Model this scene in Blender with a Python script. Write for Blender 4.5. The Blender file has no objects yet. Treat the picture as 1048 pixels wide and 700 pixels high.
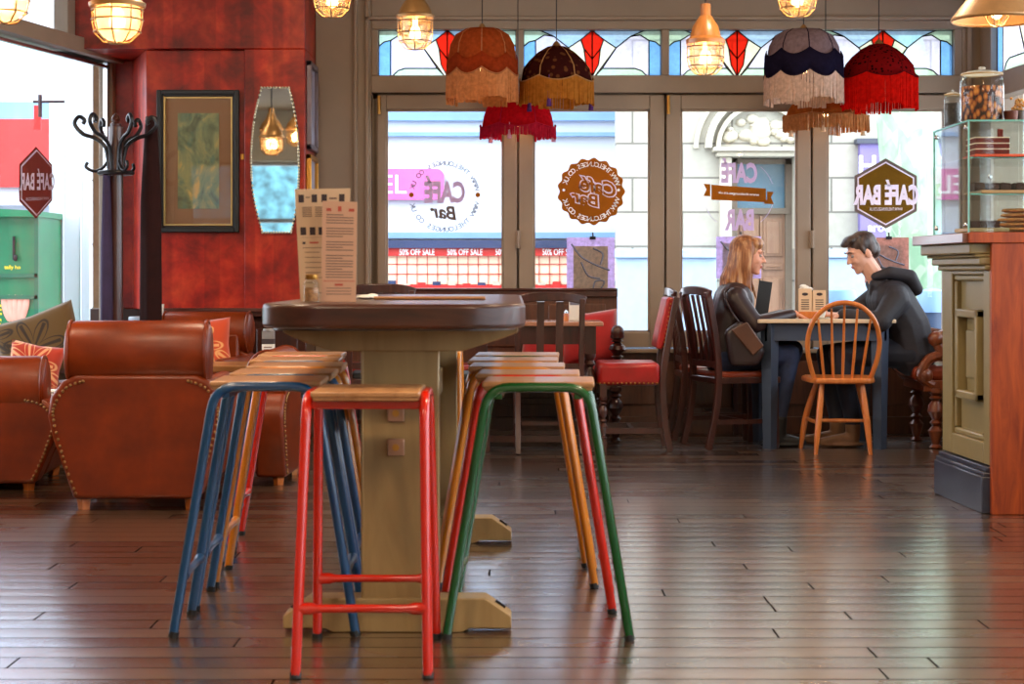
WORLD = 7.2; CEIL_FILL = 1.1; EXPO = 0.0
import bpy, bmesh, math, random
from mathutils import Vector, Matrix
R = math.radians
PI = math.pi
rnd = random.Random(7)
F = 1850.0; HC = 1.1; HY = 280.0
S = bpy.context.scene
COL = S.collection

def W(px, py, k):
    return Vector(((px - 524) / k, F / k, HC - (py - HY) / k))
def Y(k): return F / k
def X(px, k): return (px - 524) / k
def Z(py, k): return HC - (py - HY) / k

# ------------------------------------------------------------------ materials
def _nt(name):
    m = bpy.data.materials.new(name); m.use_nodes = True
    nt = m.node_tree; b = nt.nodes['Principled BSDF']
    return m, nt, b
def srgb(r, g, b):
    f = lambda c: ((c / 255) / 12.92 if c / 255 <= .04045 else ((c / 255 + .055) / 1.055) ** 2.4)
    return (f(r), f(g), f(b), 1)
def mul(c, s): return (min(c[0] * s, 1), min(c[1] * s, 1), min(c[2] * s, 1), 1)
def coords(nt, sc=(1, 1, 1), rot=(0, 0, 0)):
    t = nt.nodes.new('ShaderNodeTexCoord'); mp = nt.nodes.new('ShaderNodeMapping')
    mp.inputs['Scale'].default_value = sc; mp.inputs['Rotation'].default_value = rot
    nt.links.new(t.outputs['Object'], mp.inputs['Vector']); return mp.outputs['Vector']
def ramp(nt, fac, stops):
    r = nt.nodes.new('ShaderNodeValToRGB'); e = r.color_ramp.elements
    while len(e) < len(stops): e.new(.5)
    for i, (p, c) in enumerate(stops): e[i].position = p; e[i].color = c
    nt.links.new(fac, r.inputs['Fac']); return r.outputs['Color']
def noise(nt, vec, scale, detail=4, rough=.55, dist=0):
    n = nt.nodes.new('ShaderNodeTexNoise'); n.inputs['Scale'].default_value = scale
    n.inputs['Detail'].default_value = detail; n.inputs['Roughness'].default_value = rough
    n.inputs['Distortion'].default_value = dist
    nt.links.new(vec, n.inputs['Vector']); return n.outputs['Fac']
def bump(nt, b, h, st=.3, dist=.01):
    bp = nt.nodes.new('ShaderNodeBump'); bp.inputs['Strength'].default_value = st
    bp.inputs['Distance'].default_value = dist
    nt.links.new(h, bp.inputs['Height']); nt.links.new(bp.outputs['Normal'], b.inputs['Normal'])
def plain(name, c, rough=.5, metal=0, var=.12, sc=12, bs=.0, spec=.5, coat=0, sheen=0):
    m, nt, b = _nt(name)
    v = coords(nt); n = noise(nt, v, sc)
    nt.links.new(ramp(nt, n, [(.3, mul(c, 1 - var)), (.7, mul(c, 1 + var))]), b.inputs['Base Color'])
    b.inputs['Roughness'].default_value = rough; b.inputs['Metallic'].default_value = metal
    b.inputs['Specular IOR Level'].default_value = spec
    b.inputs['Coat Weight'].default_value = coat; b.inputs['Coat Roughness'].default_value = .12
    b.inputs['Sheen Weight'].default_value = sheen
    if bs: bump(nt, b, noise(nt, v, sc * 5), bs, .004)
    return m
def wood(name, c1, c2, axis='x', sc=1.0, rough=.35, coat=.3, spec=.5):
    m, nt, b = _nt(name)
    s = {'x': (1.2, 9, 9), 'y': (9, 1.2, 9), 'z': (9, 9, 1.2)}[axis]
    v = coords(nt, tuple(q * sc for q in s))
    n = noise(nt, v, 2.2, 6, .6, .9)
    nt.links.new(ramp(nt, n, [(.3, c1), (.5, tuple((a + d) / 2 for a, d in zip(c1, c2))), (.72, c2)]), b.inputs['Base Color'])
    b.inputs['Roughness'].default_value = rough; b.inputs['Coat Weight'].default_value = coat
    b.inputs['Coat Roughness'].default_value = .15; b.inputs['Specular IOR Level'].default_value = spec
    bump(nt, b, n, .15, .004)
    return m
def leather(name, c, rough=.32, coat=.25):
    m, nt, b = _nt(name)
    v = coords(nt); n = noise(nt, v, 5, 5)
    nt.links.new(ramp(nt, n, [(.3, mul(c, .62)), (.55, c), (.75, mul(c, 1.35))]), b.inputs['Base Color'])
    b.inputs['Roughness'].default_value = rough; b.inputs['Coat Weight'].default_value = coat; b.inputs['Coat Roughness'].default_value = .2; b.inputs['Specular IOR Level'].default_value = .35
    vo = nt.nodes.new('ShaderNodeTexVoronoi'); vo.inputs['Scale'].default_value = 160
    nt.links.new(v, vo.inputs['Vector']); bump(nt, b, vo.outputs['Distance'], .12, .002)
    return m
def glow(name, c, s):
    m, nt, b = _nt(name)
    b.inputs['Base Color'].default_value = c; b.inputs['Emission Color'].default_value = c
    b.inputs['Emission Strength'].default_value = s; return m
def thin_glass(name, tint=(1, 1, 1, 1), refl=.03, rough=.02):
    m = bpy.data.materials.new(name); m.use_nodes = True; nt = m.node_tree; nt.nodes.clear()
    o = nt.nodes.new('ShaderNodeOutputMaterial'); mx = nt.nodes.new('ShaderNodeMixShader')
    t = nt.nodes.new('ShaderNodeBsdfTransparent'); g = nt.nodes.new('ShaderNodeBsdfGlossy')
    lw = nt.nodes.new('ShaderNodeLayerWeight'); lw.inputs['Blend'].default_value = .5
    pw_ = nt.nodes.new('ShaderNodeMath'); pw_.operation = 'POWER'; pw_.inputs[1].default_value = 5
    f = nt.nodes.new('ShaderNodeMath'); f.operation = 'MULTIPLY_ADD'; f.inputs[1].default_value = .7; f.inputs[2].default_value = refl
    nt.links.new(lw.outputs['Facing'], pw_.inputs[0]); nt.links.new(pw_.outputs[0], f.inputs[0])
    t.inputs['Color'].default_value = tint; g.inputs['Roughness'].default_value = rough
    nt.links.new(f.outputs[0], mx.inputs[0]); nt.links.new(t.outputs[0], mx.inputs[1]); nt.links.new(g.outputs[0], mx.inputs[2])
    nt.links.new(mx.outputs[0], o.inputs[0]); return m
def stained(name, c):
    m = bpy.data.materials.new(name); m.use_nodes = True; nt = m.node_tree; nt.nodes.clear()
    o = nt.nodes.new('ShaderNodeOutputMaterial'); mx = nt.nodes.new('ShaderNodeMixShader')
    t = nt.nodes.new('ShaderNodeBsdfTransparent'); g = nt.nodes.new('ShaderNodeBsdfTranslucent')
    v = coords(nt); n = noise(nt, v, 25, 6, .7)
    col = ramp(nt, n, [(.35, mul(c, .82)), (.65, c)])
    nt.links.new(col, t.inputs['Color']); nt.links.new(col, g.inputs['Color'])
    mx.inputs[0].default_value = .5
    nt.links.new(t.outputs[0], mx.inputs[1]); nt.links.new(g.outputs[0], mx.inputs[2])
    nt.links.new(mx.outputs[0], o.inputs[0]); return m
def fabric_lamp(name, c, tr=.4, pat=None):
    m = bpy.data.materials.new(name); m.use_nodes = True; nt = m.node_tree; nt.nodes.clear()
    o = nt.nodes.new('ShaderNodeOutputMaterial'); mx = nt.nodes.new('ShaderNodeMixShader')
    t = nt.nodes.new('ShaderNodeBsdfDiffuse'); g = nt.nodes.new('ShaderNodeBsdfTranslucent')
    v = coords(nt)
    if pat:
        vo = nt.nodes.new('ShaderNodeTexVoronoi'); vo.inputs['Scale'].default_value = pat[1]
        nt.links.new(v, vo.inputs['Vector'])
        col = ramp(nt, vo.outputs['Distance'], [(.25, c), (.42, pat[0])])
    else:
        col = ramp(nt, noise(nt, v, 40, 4), [(.3, mul(c, .75)), (.7, mul(c, 1.15))])
    nt.links.new(col, t.inputs['Color']); nt.links.new(col, g.inputs['Color'])
    mx.inputs[0].default_value = tr
    nt.links.new(t.outputs[0], mx.inputs[1]); nt.links.new(g.outputs[0], mx.inputs[2])
    nt.links.new(mx.outputs[0], o.inputs[0]); return m
def brick(name, c1, c2, cm, w, h, ms=.01, rough=.9, rot=(R(90), 0, 0), bs=.3):
    m, nt, b = _nt(name)
    v = coords(nt, (1, 1, 1), rot)
    t = nt.nodes.new('ShaderNodeTexBrick'); t.inputs['Scale'].default_value = 1
    t.inputs['Brick Width'].default_value = w; t.inputs['Row Height'].default_value = h
    t.inputs['Mortar Size'].default_value = ms; t.inputs['Color1'].default_value = c1
    t.inputs['Color2'].default_value = c2; t.inputs['Mortar'].default_value = cm
    nt.links.new(v, t.inputs['Vector'])
    n = noise(nt, v, 9, 5)
    mx = nt.nodes.new('ShaderNodeMixRGB'); mx.blend_type = 'MULTIPLY'; mx.inputs[0].default_value = .35
    nt.links.new(t.outputs['Color'], mx.inputs[1]); nt.links.new(ramp(nt, n, [(.3, (.6, .6, .6, 1)), (.7, (1, 1, 1, 1))]), mx.inputs[2])
    nt.links.new(mx.outputs[0], b.inputs['Base Color']); b.inputs['Roughness'].default_value = rough
    if bs: bump(nt, b, t.outputs['Fac'], -bs, .01)
    return m
def leafprint(name, base, vein, sc=1.0, n_=3.5):
    """fabric with a large open flower drawn in pale lines"""
    m, nt, b = _nt(name); L = nt.links.new
    def mt(op, *a):
        q = nt.nodes.new('ShaderNodeMath'); q.operation = op
        for i, x in enumerate(a):
            if isinstance(x, (int, float)): q.inputs[i].default_value = x
            else: L(x, q.inputs[i])
        return q.outputs[0]
    v = coords(nt); sx = nt.nodes.new('ShaderNodeSeparateXYZ'); L(v, sx.inputs[0])
    nz = noise(nt, v, 9, 3)
    def flower(cx, cz, R0, n):
        x = mt('SUBTRACT', sx.outputs[0], cx); z = mt('SUBTRACT', sx.outputs[2], cz)
        r = mt('SQRT', mt('ADD', mt('MULTIPLY', x, x), mt('MULTIPLY', z, z))); th = mt('ARCTAN2', z, x)
        pet = mt('ABSOLUTE', mt('COSINE', mt('MULTIPLY', th, n)))
        d1 = mt('ABSOLUTE', mt('SUBTRACT', mt('ADD', r, mt('MULTIPLY', mt('SUBTRACT', nz, .5), .03)), mt('MULTIPLY', mt('MULTIPLY_ADD', pet, .75, .25), R0)))
        d2 = mt('MULTIPLY', mt('SUBTRACT', 1.0, pet), mt('MULTIPLY', r, 1.0)); d2 = mt('ADD', d2, mt('MULTIPLY', mt('GREATER_THAN', r, R0 * .9), 1.0))
        return mt('MINIMUM', d1, mt('MULTIPLY', d2, 2.0))
    d = mt('MINIMUM', flower(-.02 * sc, .15 * sc, .14 * sc, n_), flower(.17 * sc, .05 * sc, .1 * sc, n_ - 1))
    d = mt('MINIMUM', d, flower(-.2 * sc, .26 * sc, .11 * sc, n_))
    L(ramp(nt, d, [(.004 * sc, vein), (.010 * sc, base)]), b.inputs['Base Color'])
    b.inputs['Roughness'].default_value = .9; b.inputs['Sheen Weight'].default_value = .2; return m

TAUPE = srgb(142, 124, 106)
M = {}
M['taupe'] = plain('taupe paint', TAUPE, .5, var=.06, sc=4, bs=.05)
M['taupe_dark'] = plain('dark taupe paint', mul(TAUPE, .7), .5, var=.06)
M['darkwood'] = wood('dark wood', srgb(38, 16, 12), srgb(74, 34, 24), 'z', rough=.3)
M['darkwood_x'] = wood('dark wood rail', srgb(44, 20, 14), srgb(92, 44, 30), 'x', rough=.28)
M['midwood'] = wood('brown panel wood', srgb(62, 30, 14), srgb(98, 54, 28), 'z', rough=.45)
M['honey'] = wood('honey wood', srgb(176, 92, 34), srgb(214, 128, 58), 'z', rough=.35)
M['seatwood'] = wood('stool seat wood', srgb(150, 96, 52), srgb(196, 142, 92), 'x', rough=.4)
M['palewood'] = wood('pedestal wood', srgb(150, 120, 76), srgb(178, 148, 98), 'z', sc=.5, rough=.5, coat=.1)
M['redwood'] = wood('red wood panel', srgb(122, 40, 4), srgb(190, 84, 22), 'z', sc=1.1, rough=.5, coat=.05)
M['tabletop'] = wood('bar table top', srgb(44, 18, 10), srgb(80, 38, 22), 'x', rough=.32, coat=.15)
M['brass'] = plain('brass', srgb(190, 140, 70), .3, 1)
M['iron'] = plain('black iron', srgb(24, 22, 26), .35, .3)
M['chrome'] = plain('steel', srgb(190, 190, 195), .25, 1)
M['black'] = plain('black rubber', srgb(16, 15, 15), .6)
M['white'] = plain('white card', srgb(225, 222, 214), .7, var=.03)
M['leather'] = leather('chestnut leather', srgb(122, 44, 4), .36, .05)
M['redleather'] = leather('red leather', srgb(168, 28, 26), .35)
M['tanleather'] = leather('tan seat leather', srgb(134, 54, 28))
M['carved'] = wood('carved brown wood', srgb(74, 28, 8), srgb(128, 60, 22), 'z', rough=.35)
M['cream'] = plain('cream table top', srgb(210, 188, 158), .4, var=.05)
M['slate'] = plain('slate blue paint', srgb(52, 64, 84), .5, var=.06)
M['olive'] = plain('olive counter paint', srgb(140, 124, 84), .4, var=.05)
M['navy'] = plain('navy plinth paint', srgb(50, 54, 72), .3, var=.06)
M['glass'] = thin_glass('window glass')
M['clear'] = thin_glass('clear glass', (.93, .97, .96, 1))
M['lamp_glass'] = None
M['bulb'] = glow('lit bulb', (1, .62, .28, 1), 14)

def gbowl(name='milky lamp bowl', mixf=.45):
    m = bpy.data.materials.new(name); m.use_nodes = True; nt = m.node_tree; nt.nodes.clear()
    o = nt.nodes.new('ShaderNodeOutputMaterial'); mx = nt.nodes.new('ShaderNodeMixShader')
    t = nt.nodes.new('ShaderNodeBsdfTransparent'); t.inputs['Color'].default_value = (1, .84, .62, 1)
    g = nt.nodes.new('ShaderNodeBsdfTranslucent'); g.inputs['Color'].default_value = (1, .72, .42, 1)
    e = nt.nodes.new('ShaderNodeBsdfGlossy'); e.inputs['Roughness'].default_value = .08
    mx.inputs[0].default_value = mixf; m2 = nt.nodes.new('ShaderNodeMixShader'); m2.inputs[0].default_value = .06
    nt.links.new(t.outputs[0], mx.inputs[1]); nt.links.new(g.outputs[0], mx.inputs[2])
    nt.links.new(mx.outputs[0], m2.inputs[1]); nt.links.new(e.outputs[0], m2.inputs[2]); nt.links.new(m2.outputs[0], o.inputs[0])
    return m
M['lamp_glass'] = gbowl(); M['lamp_clear'] = gbowl('clear lamp bowl', .1)
M['jarlid'] = gbowl('pale glass lid', .4)
M['jarlid'].node_tree.nodes['Transparent BSDF'].inputs[0].default_value = (.9, .92, .9, 1); M['jarlid'].node_tree.nodes['Translucent BSDF'].inputs[0].default_value = (.85, .85, .8, 1)

# ------------------------------------------------------------------ mesh builder
_glyphs = {}
def glyphs(s, bold=.0, font=None):
    key = (s, bold)
    if key in _glyphs: return _glyphs[key]
    cu = bpy.data.curves.new('t', 'FONT'); cu.body = s; cu.size = 1; cu.offset = bold; cu.resolution_u = 3
    ob = bpy.data.objects.new('t', cu); COL.objects.link(ob)
    me = bpy.data.meshes.new_from_object(ob.evaluated_get(bpy.context.evaluated_depsgraph_get()))
    bpy.data.objects.remove(ob); bpy.data.curves.remove(cu)
    vs = [(v.co.x, v.co.y) for v in me.vertices]; fs = [tuple(p.vertices) for p in me.polygons]
    bpy.data.meshes.remove(me)
    if vs:
        x0 = min(v[0] for v in vs); x1 = max(v[0] for v in vs); y0 = min(v[1] for v in vs); y1 = max(v[1] for v in vs)
    else: x0 = x1 = y0 = y1 = 0
    _glyphs[key] = (vs, fs, x0, x1, y0, y1); return _glyphs[key]

class MB:
    def __init__(s): s.v = []; s.f = []; s.m = []; s.mi = 0; s.T = None
    def mat(s, i): s.mi = i; return s
    def _v(s, p):
        p = Vector(p)
        if s.T is not None: p = s.T @ p
        s.v.append(tuple(p)); return len(s.v) - 1
    def _f(s, idx): s.f.append(tuple(idx)); s.m.append(s.mi)
    def poly(s, pts): s._f([s._v(p) for p in pts])
    def box(s, a, b, rz=0, c=None):
        x0, y0, z0 = (min(a[i], b[i]) for i in range(3)); x1, y1, z1 = (max(a[i], b[i]) for i in range(3))
        P = [(x0, y0, z0), (x1, y0, z0), (x1, y1, z0), (x0, y1, z0), (x0, y0, z1), (x1, y0, z1), (x1, y1, z1), (x0, y1, z1)]
        if rz:
            cx, cy = c or ((x0 + x1) / 2, (y0 + y1) / 2); ca, sa = math.cos(rz), math.sin(rz)
            P = [(cx + (x - cx) * ca - (y - cy) * sa, cy + (x - cx) * sa + (y - cy) * ca, z) for x, y, z in P]
        i = [s._v(p) for p in P]
        for q in ((0, 3, 2, 1), (4, 5, 6, 7), (0, 1, 5, 4), (1, 2, 6, 5), (2, 3, 7, 6), (3, 0, 4, 7)): s._f([i[j] for j in q])
        return s
    def bar(s, p0, p1, w, d, up=(0, 0, 1)):
        """rectangular bar from p0 to p1, w across, d deep"""
        p0, p1 = Vector(p0), Vector(p1); a = (p1 - p0).normalized(); u = Vector(up)
        if abs(a.dot(u)) > .95: u = Vector((0, 1, 0))
        x = a.cross(u).normalized(); y = x.cross(a).normalized(); i = []
        for p in (p0, p1):
            for sx, sy in ((-1, -1), (1, -1), (1, 1), (-1, 1)): i.append(s._v(p + x * sx * w / 2 + y * sy * d / 2))
        for q in ((0, 3, 2, 1), (4, 5, 6, 7), (0, 1, 5, 4), (1, 2, 6, 5), (2, 3, 7, 6), (3, 0, 4, 7)): s._f([i[j] for j in q])
        return s
    def sweep(s, path, w, d, up=(0, 0, 1)):
        path = [Vector(p) for p in path]; u = Vector(up); rings = []; N = len(path)
        for i, p in enumerate(path):
            a = (path[min(i + 1, N - 1)] - path[max(i - 1, 0)]).normalized(); x = a.cross(u).normalized(); y = x.cross(a).normalized()
            rings.append([s._v(p + x * sx * w / 2 + y * sy * d / 2) for sx, sy in ((-1, -1), (1, -1), (1, 1), (-1, 1))])
        for a, b in zip(rings, rings[1:]):
            for j in range(4): s._f([a[j], a[(j + 1) % 4], b[(j + 1) % 4], b[j]])
        s._f(rings[0][::-1]); s._f(rings[-1]); return s
    def tube(s, path, r, n=10, closed=False, caps=True):
        path = [Vector(p) for p in path]; N = len(path)
        rs = r if isinstance(r, (list, tuple)) else [r] * N
        rings = []; up = None
        for i, p in enumerate(path):
            if closed: t = (path[(i + 1) % N] - path[i - 1]).normalized()
            else: t = (path[min(i + 1, N - 1)] - path[max(i - 1, 0)]).normalized()
            if up is None:
                up = Vector((0, 0, 1)) if abs(t.z) < .9 else Vector((1, 0, 0))
            x = t.cross(up).normalized(); y = x.cross(t).normalized(); up = y
            rings.append([s._v(p + (x * math.cos(2 * PI * j / n) + y * math.sin(2 * PI * j / n)) * rs[i]) for j in range(n)])
        M_ = N if closed else N - 1
        for i in range(M_):
            a, b = rings[i], rings[(i + 1) % N]
            for j in range(n): s._f([a[j], a[(j + 1) % n], b[(j + 1) % n], b[j]])
        if caps and not closed: s._f(rings[0][::-1]); s._f(rings[-1])
        return s
    def cyl(s, p0, p1, r0, r1=None, n=16): return s.tube([p0, p1], [r0, r0 if r1 is None else r1], n)
    def lathe(s, prof, c=(0, 0, 0), n=24, cap0=True, cap1=True, axis='z'):
        rings = []
        for r, z in prof:
            ring = []
            for j in range(n):
                a = 2 * PI * j / n; u, w = r * math.cos(a), r * math.sin(a)
                p = {'z': (u, w, z), 'y': (u, z, w), 'x': (z, u, w)}[axis]
                ring.append(s._v((c[0] + p[0], c[1] + p[1], c[2] + p[2])))
            rings.append(ring)
        for a, b in zip(rings, rings[1:]):
            for j in range(n): s._f([a[j], a[(j + 1) % n], b[(j + 1) % n], b[j]])
        if cap0: s._f(rings[0][::-1])
        if cap1: s._f(rings[-1])
        return s
    def prism(s, pts, d0, d1, axis='y'):
        """2D outline extruded along axis. y: pts=(x,z); x: pts=(y,z); z: pts=(x,y)"""
        g = {'y': lambda p, d: (p[0], d, p[1]), 'x': lambda p, d: (d, p[0], p[1]), 'z': lambda p, d: (p[0], p[1], d)}[axis]
        a = [s._v(g(p, d0)) for p in pts]; b = [s._v(g(p, d1)) for p in pts]; n = len(pts)
        s._f(a); s._f(b[::-1])
        for j in range(n): s._f([a[j], b[j], b[(j + 1) % n], a[(j + 1) % n]])
        return s
    def ell(s, c, r, nu=16, nv=10, R3=None):
        c = Vector(c); top = None; rings = []
        q = lambda x, y, z: c + ((R3 @ Vector((x, y, z))) if R3 else Vector((x, y, z)))
        t = s._v(q(0, 0, r[2])); b = s._v(q(0, 0, -r[2]))
        for i in range(1, nv):
            a = PI * i / nv
            rings.append([s._v(q(r[0] * math.sin(a) * math.cos(2 * PI * j / nu), r[1] * math.sin(a) * math.sin(2 * PI * j / nu), r[2] * math.cos(a))) for j in range(nu)])
        for j in range(nu):
            s._f([t, rings[0][j], rings[0][(j + 1) % nu]]); s._f([b, rings[-1][(j + 1) % nu], rings[-1][j]])
        for x, y in zip(rings, rings[1:]):
            for j in range(nu): s._f([x[j], y[j], y[(j + 1) % nu], x[(j + 1) % nu]])
        return s
    def cone(s, p0, r0, p1, r1, n=12):
        """round-ended tapered limb"""
        s.tube([p0, p1], [r0, r1], n); s.ell(p0, (r0,) * 3, 12, 8); s.ell(p1, (r1,) * 3, 12, 8); return s
    def chain(s, pts, rs):
        for i in range(len(pts) - 1): s.cone(pts[i], rs[i], pts[i + 1], rs[i + 1])
        return s
    def text(s, body, o, ux, uz, width=None, height=None, bold=.0, anchor='c', size=None):
        vs, fs, x0, x1, y0, y1 = glyphs(body, bold)
        if not vs: return s
        w = x1 - x0; h = y1 - y0
        sx = width / w if width else None; sy = height / h if height else None
        sx = sx or sy; sy = sy or sx
        if size: sx = sy = size
        o, ux, uz = Vector(o), Vector(ux), Vector(uz)
        cx = (x0 + x1) / 2 if anchor == 'c' else x0
        cy = (y0 + y1) / 2
        if size: cy = .34
        base = [s._v(o + ux * ((x - cx) * sx) + uz * ((y - cy) * sy)) for x, y in vs]
        for f in fs: s._f([base[j] for j in f])
        return s
    def build(s, name, mats, parent=None, bevel=0, smooth=None, seg=2, sub=0, solid=0):
        me = bpy.data.meshes.new(name); me.from_pydata(s.v, [], s.f)
        if not isinstance(mats, (list, tuple)): mats = [mats]
        for m in mats: me.materials.append(m if not isinstance(m, str) else M[m])
        me.polygons.foreach_set('material_index', s.m)
        bm = bmesh.new(); bm.from_mesh(me); bmesh.ops.recalc_face_normals(bm, faces=bm.faces)
        bm.to_mesh(me); bm.free()
        if smooth is None or smooth:
            me.polygons.foreach_set('use_smooth', [True] * len(me.polygons))
            try: me.set_sharp_from_angle(angle=R(smooth if smooth else 35))
            except Exception: pass
        me.update()
        o = bpy.data.objects.new(name, me); COL.objects.link(o)
        if parent is not None: o.parent = parent
        if solid:
            md = o.modifiers.new('s', 'SOLIDIFY'); md.thickness = solid; md.offset = 0
        if bevel:
            md = o.modifiers.new('b', 'BEVEL'); md.width = bevel; md.segments = seg; md.limit_method = 'ANGLE'; md.angle_limit = R(40)
            md.harden_normals = False
        if sub:
            md = o.modifiers.new('u', 'SUBSURF'); md.levels = sub; md.render_levels = sub
        return o

def thing(name, label, cat, loc=(0, 0, 0), rz=0, group=None):
    o = bpy.data.objects.new(name, None); COL.objects.link(o); o.empty_display_size = .1
    o.location = loc; o.rotation_euler = (0, 0, rz); o['label'] = label; o['category'] = cat
    if group: o['group'] = group
    return o
def tag(o, label, cat, group=None):
    o['label'] = label; o['category'] = cat
    if group: o['group'] = group
    return o
def struct(o): o['kind'] = 'structure'; return o
def dup(root, loc, rz, label, group=None):
    r = root.copy(); COL.objects.link(r); r.location = loc; r.rotation_euler = (0, 0, rz); r['label'] = label
    if group: r['group'] = group
    for ch in list(root.children):
        c = ch.copy(); COL.objects.link(c); c.parent = r
        for g in ch.children:
            d = g.copy(); COL.objects.link(d); d.parent = c
    return r
def blob(mb, name, mats, parent, voxel=.008, smooth=4, at=(0, 0, 0)):
    """fuse overlapping closed shapes to one continuous skin"""
    o = mb.build(name, mats, None, smooth=180)
    r = o.modifiers.new('r', 'REMESH'); r.mode = 'VOXEL'; r.voxel_size = voxel; r.use_smooth_shade = True
    if smooth:
        m = o.modifiers.new('m', 'SMOOTH'); m.factor = .5; m.iterations = smooth
    me = bpy.data.meshes.new_from_object(o.evaluated_get(bpy.context.evaluated_depsgraph_get()))
    bpy.data.objects.remove(o)
    me.polygons.foreach_set('use_smooth', [True] * len(me.polygons))
    me.name = name; n = bpy.data.objects.new(name, me); COL.objects.link(n); n.parent = parent
    return n
def arc(c, r, a0, a1, n=8):
    return [(c[0] + r * math.cos(a0 + (a1 - a0) * i / n), c[1] + r * math.sin(a0 + (a1 - a0) * i / n)) for i in range(n + 1)]
def bez(p, n=8):
    """catmull-rom through points"""
    p = [Vector(q) for q in p]; out = []
    for i in range(len(p) - 1):
        a = p[max(i - 1, 0)]; b = p[i]; c = p[i + 1]; d = p[min(i + 2, len(p) - 1)]
        for j in range(n):
            t = j / n
            out.append(.5 * ((2 * b) + (c - a) * t + (2 * a - 5 * b + 4 * c - d) * t * t + (3 * b - a - 3 * c + d) * t ** 3))
    out.append(p[-1]); return out
# ================================================================== ROOM
KW = 149.0; YW = F / KW                       # window wall
YR = F / 157.0                                # red pier face
# --- floor
def floor_mat():
    m, nt, b = _nt('worn floorboards')
    v = coords(nt); W_ = .14
    L = nt.links.new
    def mathn(op, a, b_=None, c=None):
        q = nt.nodes.new('ShaderNodeMath'); q.operation = op
        for i, x in enumerate((a, b_, c)):
            if x is None: continue
            if isinstance(x, (int, float)): q.inputs[i].default_value = x
            else: L(x, q.inputs[i])
        return q.outputs[0]
    t = nt.nodes.new('ShaderNodeTexBrick'); t.inputs['Scale'].default_value = 1
    t.inputs['Brick Width'].default_value = 2.6; t.inputs['Row Height'].default_value = W_; t.offset = .37
    t.inputs['Mortar Size'].default_value = .0065; t.inputs['Mortar Smooth'].default_value = .7
    t.inputs['Color1'].default_value = (1, 1, 1, 1); t.inputs['Color2'].default_value = (0, 0, 0, 1); t.inputs['Mortar'].default_value = (.5, .5, .5, 1)
    sx = nt.nodes.new('ShaderNodeSeparateXYZ'); L(v, sx.inputs[0]); t.offset = 0
    row = mathn('FLOOR', mathn('DIVIDE', sx.outputs['Y'], W_)); wn = nt.nodes.new('ShaderNodeTexWhiteNoise'); wn.noise_dimensions = '1D'; L(row, wn.inputs['W'])
    cb_ = nt.nodes.new('ShaderNodeCombineXYZ'); L(mathn('MULTIPLY_ADD', wn.outputs['Value'], 7.7, sx.outputs['X']), cb_.inputs[0]); L(sx.outputs['Y'], cb_.inputs[1])
    L(cb_.outputs[0], t.inputs['Vector'])
    n = noise(nt, coords(nt, (1.2, 14, 1)), 3, 6, .65, .4)
    sc = noise(nt, coords(nt, (2.5, 30, 1)), 7, 5, .7)
    big = noise(nt, coords(nt, (.5, .8, 1)), 2, 3)
    c1 = ramp(nt, t.outputs['Color'], [(0, srgb(50, 30, 20)), (1, srgb(100, 70, 44))])
    mx = nt.nodes.new('ShaderNodeMixRGB'); mx.blend_type = 'MULTIPLY'; mx.inputs[0].default_value = .8
    L(c1, mx.inputs[1]); L(ramp(nt, n, [(.3, (.5, .5, .5, 1)), (.6, (1, 1, 1, 1))]), mx.inputs[2])
    m3 = nt.nodes.new('ShaderNodeMixRGB'); m3.inputs[2].default_value = srgb(110, 88, 66)
    L(ramp(nt, sc, [(.6, (0, 0, 0, 1)), (.8, (.6, .6, .6, 1))]), m3.inputs[0]); L(mx.outputs[0], m3.inputs[1])
    m4 = nt.nodes.new('ShaderNodeMixRGB'); m4.inputs[2].default_value = srgb(16, 11, 9)
    L(t.outputs['Fac'], m4.inputs[0]); L(m3.outputs[0], m4.inputs[1]); L(m4.outputs[0], b.inputs['Base Color'])
    r0 = mathn('MULTIPLY_ADD', t.outputs['Color'], .08, .15); r1 = mathn('MULTIPLY_ADD', big, .16, r0)
    L(r1, b.inputs['Roughness'])
    inv = mathn('SUBTRACT', 1.0, t.outputs['Fac'])
    L(inv, b.inputs['Specular IOR Level']); L(mathn('MULTIPLY', inv, 1.0), b.inputs['Coat Weight'])
    b.inputs['IOR'].default_value = 1.7; b.inputs['Coat IOR'].default_value = 2.5; b.inputs['Coat Roughness'].default_value = .2
    w = nt.nodes.new('ShaderNodeTexWave'); w.bands_direction = 'Y'; w.inputs['Scale'].default_value = 2 * PI / (W_ * 20); w.wave_profile = 'SIN'
    L(v, w.inputs['Vector'])
    h = mathn('MULTIPLY_ADD', t.outputs['Fac'], -.8, mathn('MULTIPLY_ADD', sc, .5, n))
    bump(nt, b, h, .075, .005); b1 = b.inputs['Normal'].links[0].from_node
    b2 = nt.nodes.new('ShaderNodeBump'); b2.inputs['Strength'].default_value = 1; b2.inputs['Distance'].default_value = .0005
    L(w.outputs['Fac'], b2.inputs['Height']); L(b2.outputs['Normal'], b1.inputs['Normal']); L(b1.outputs['Normal'], b.inputs['Coat Normal'])
    return m
fm = floor_mat()
mb = MB(); mb.box((-7, -3.3, -.1), (5.2, YW + .02, 0)); struct(mb.build('floor', fm))

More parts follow.
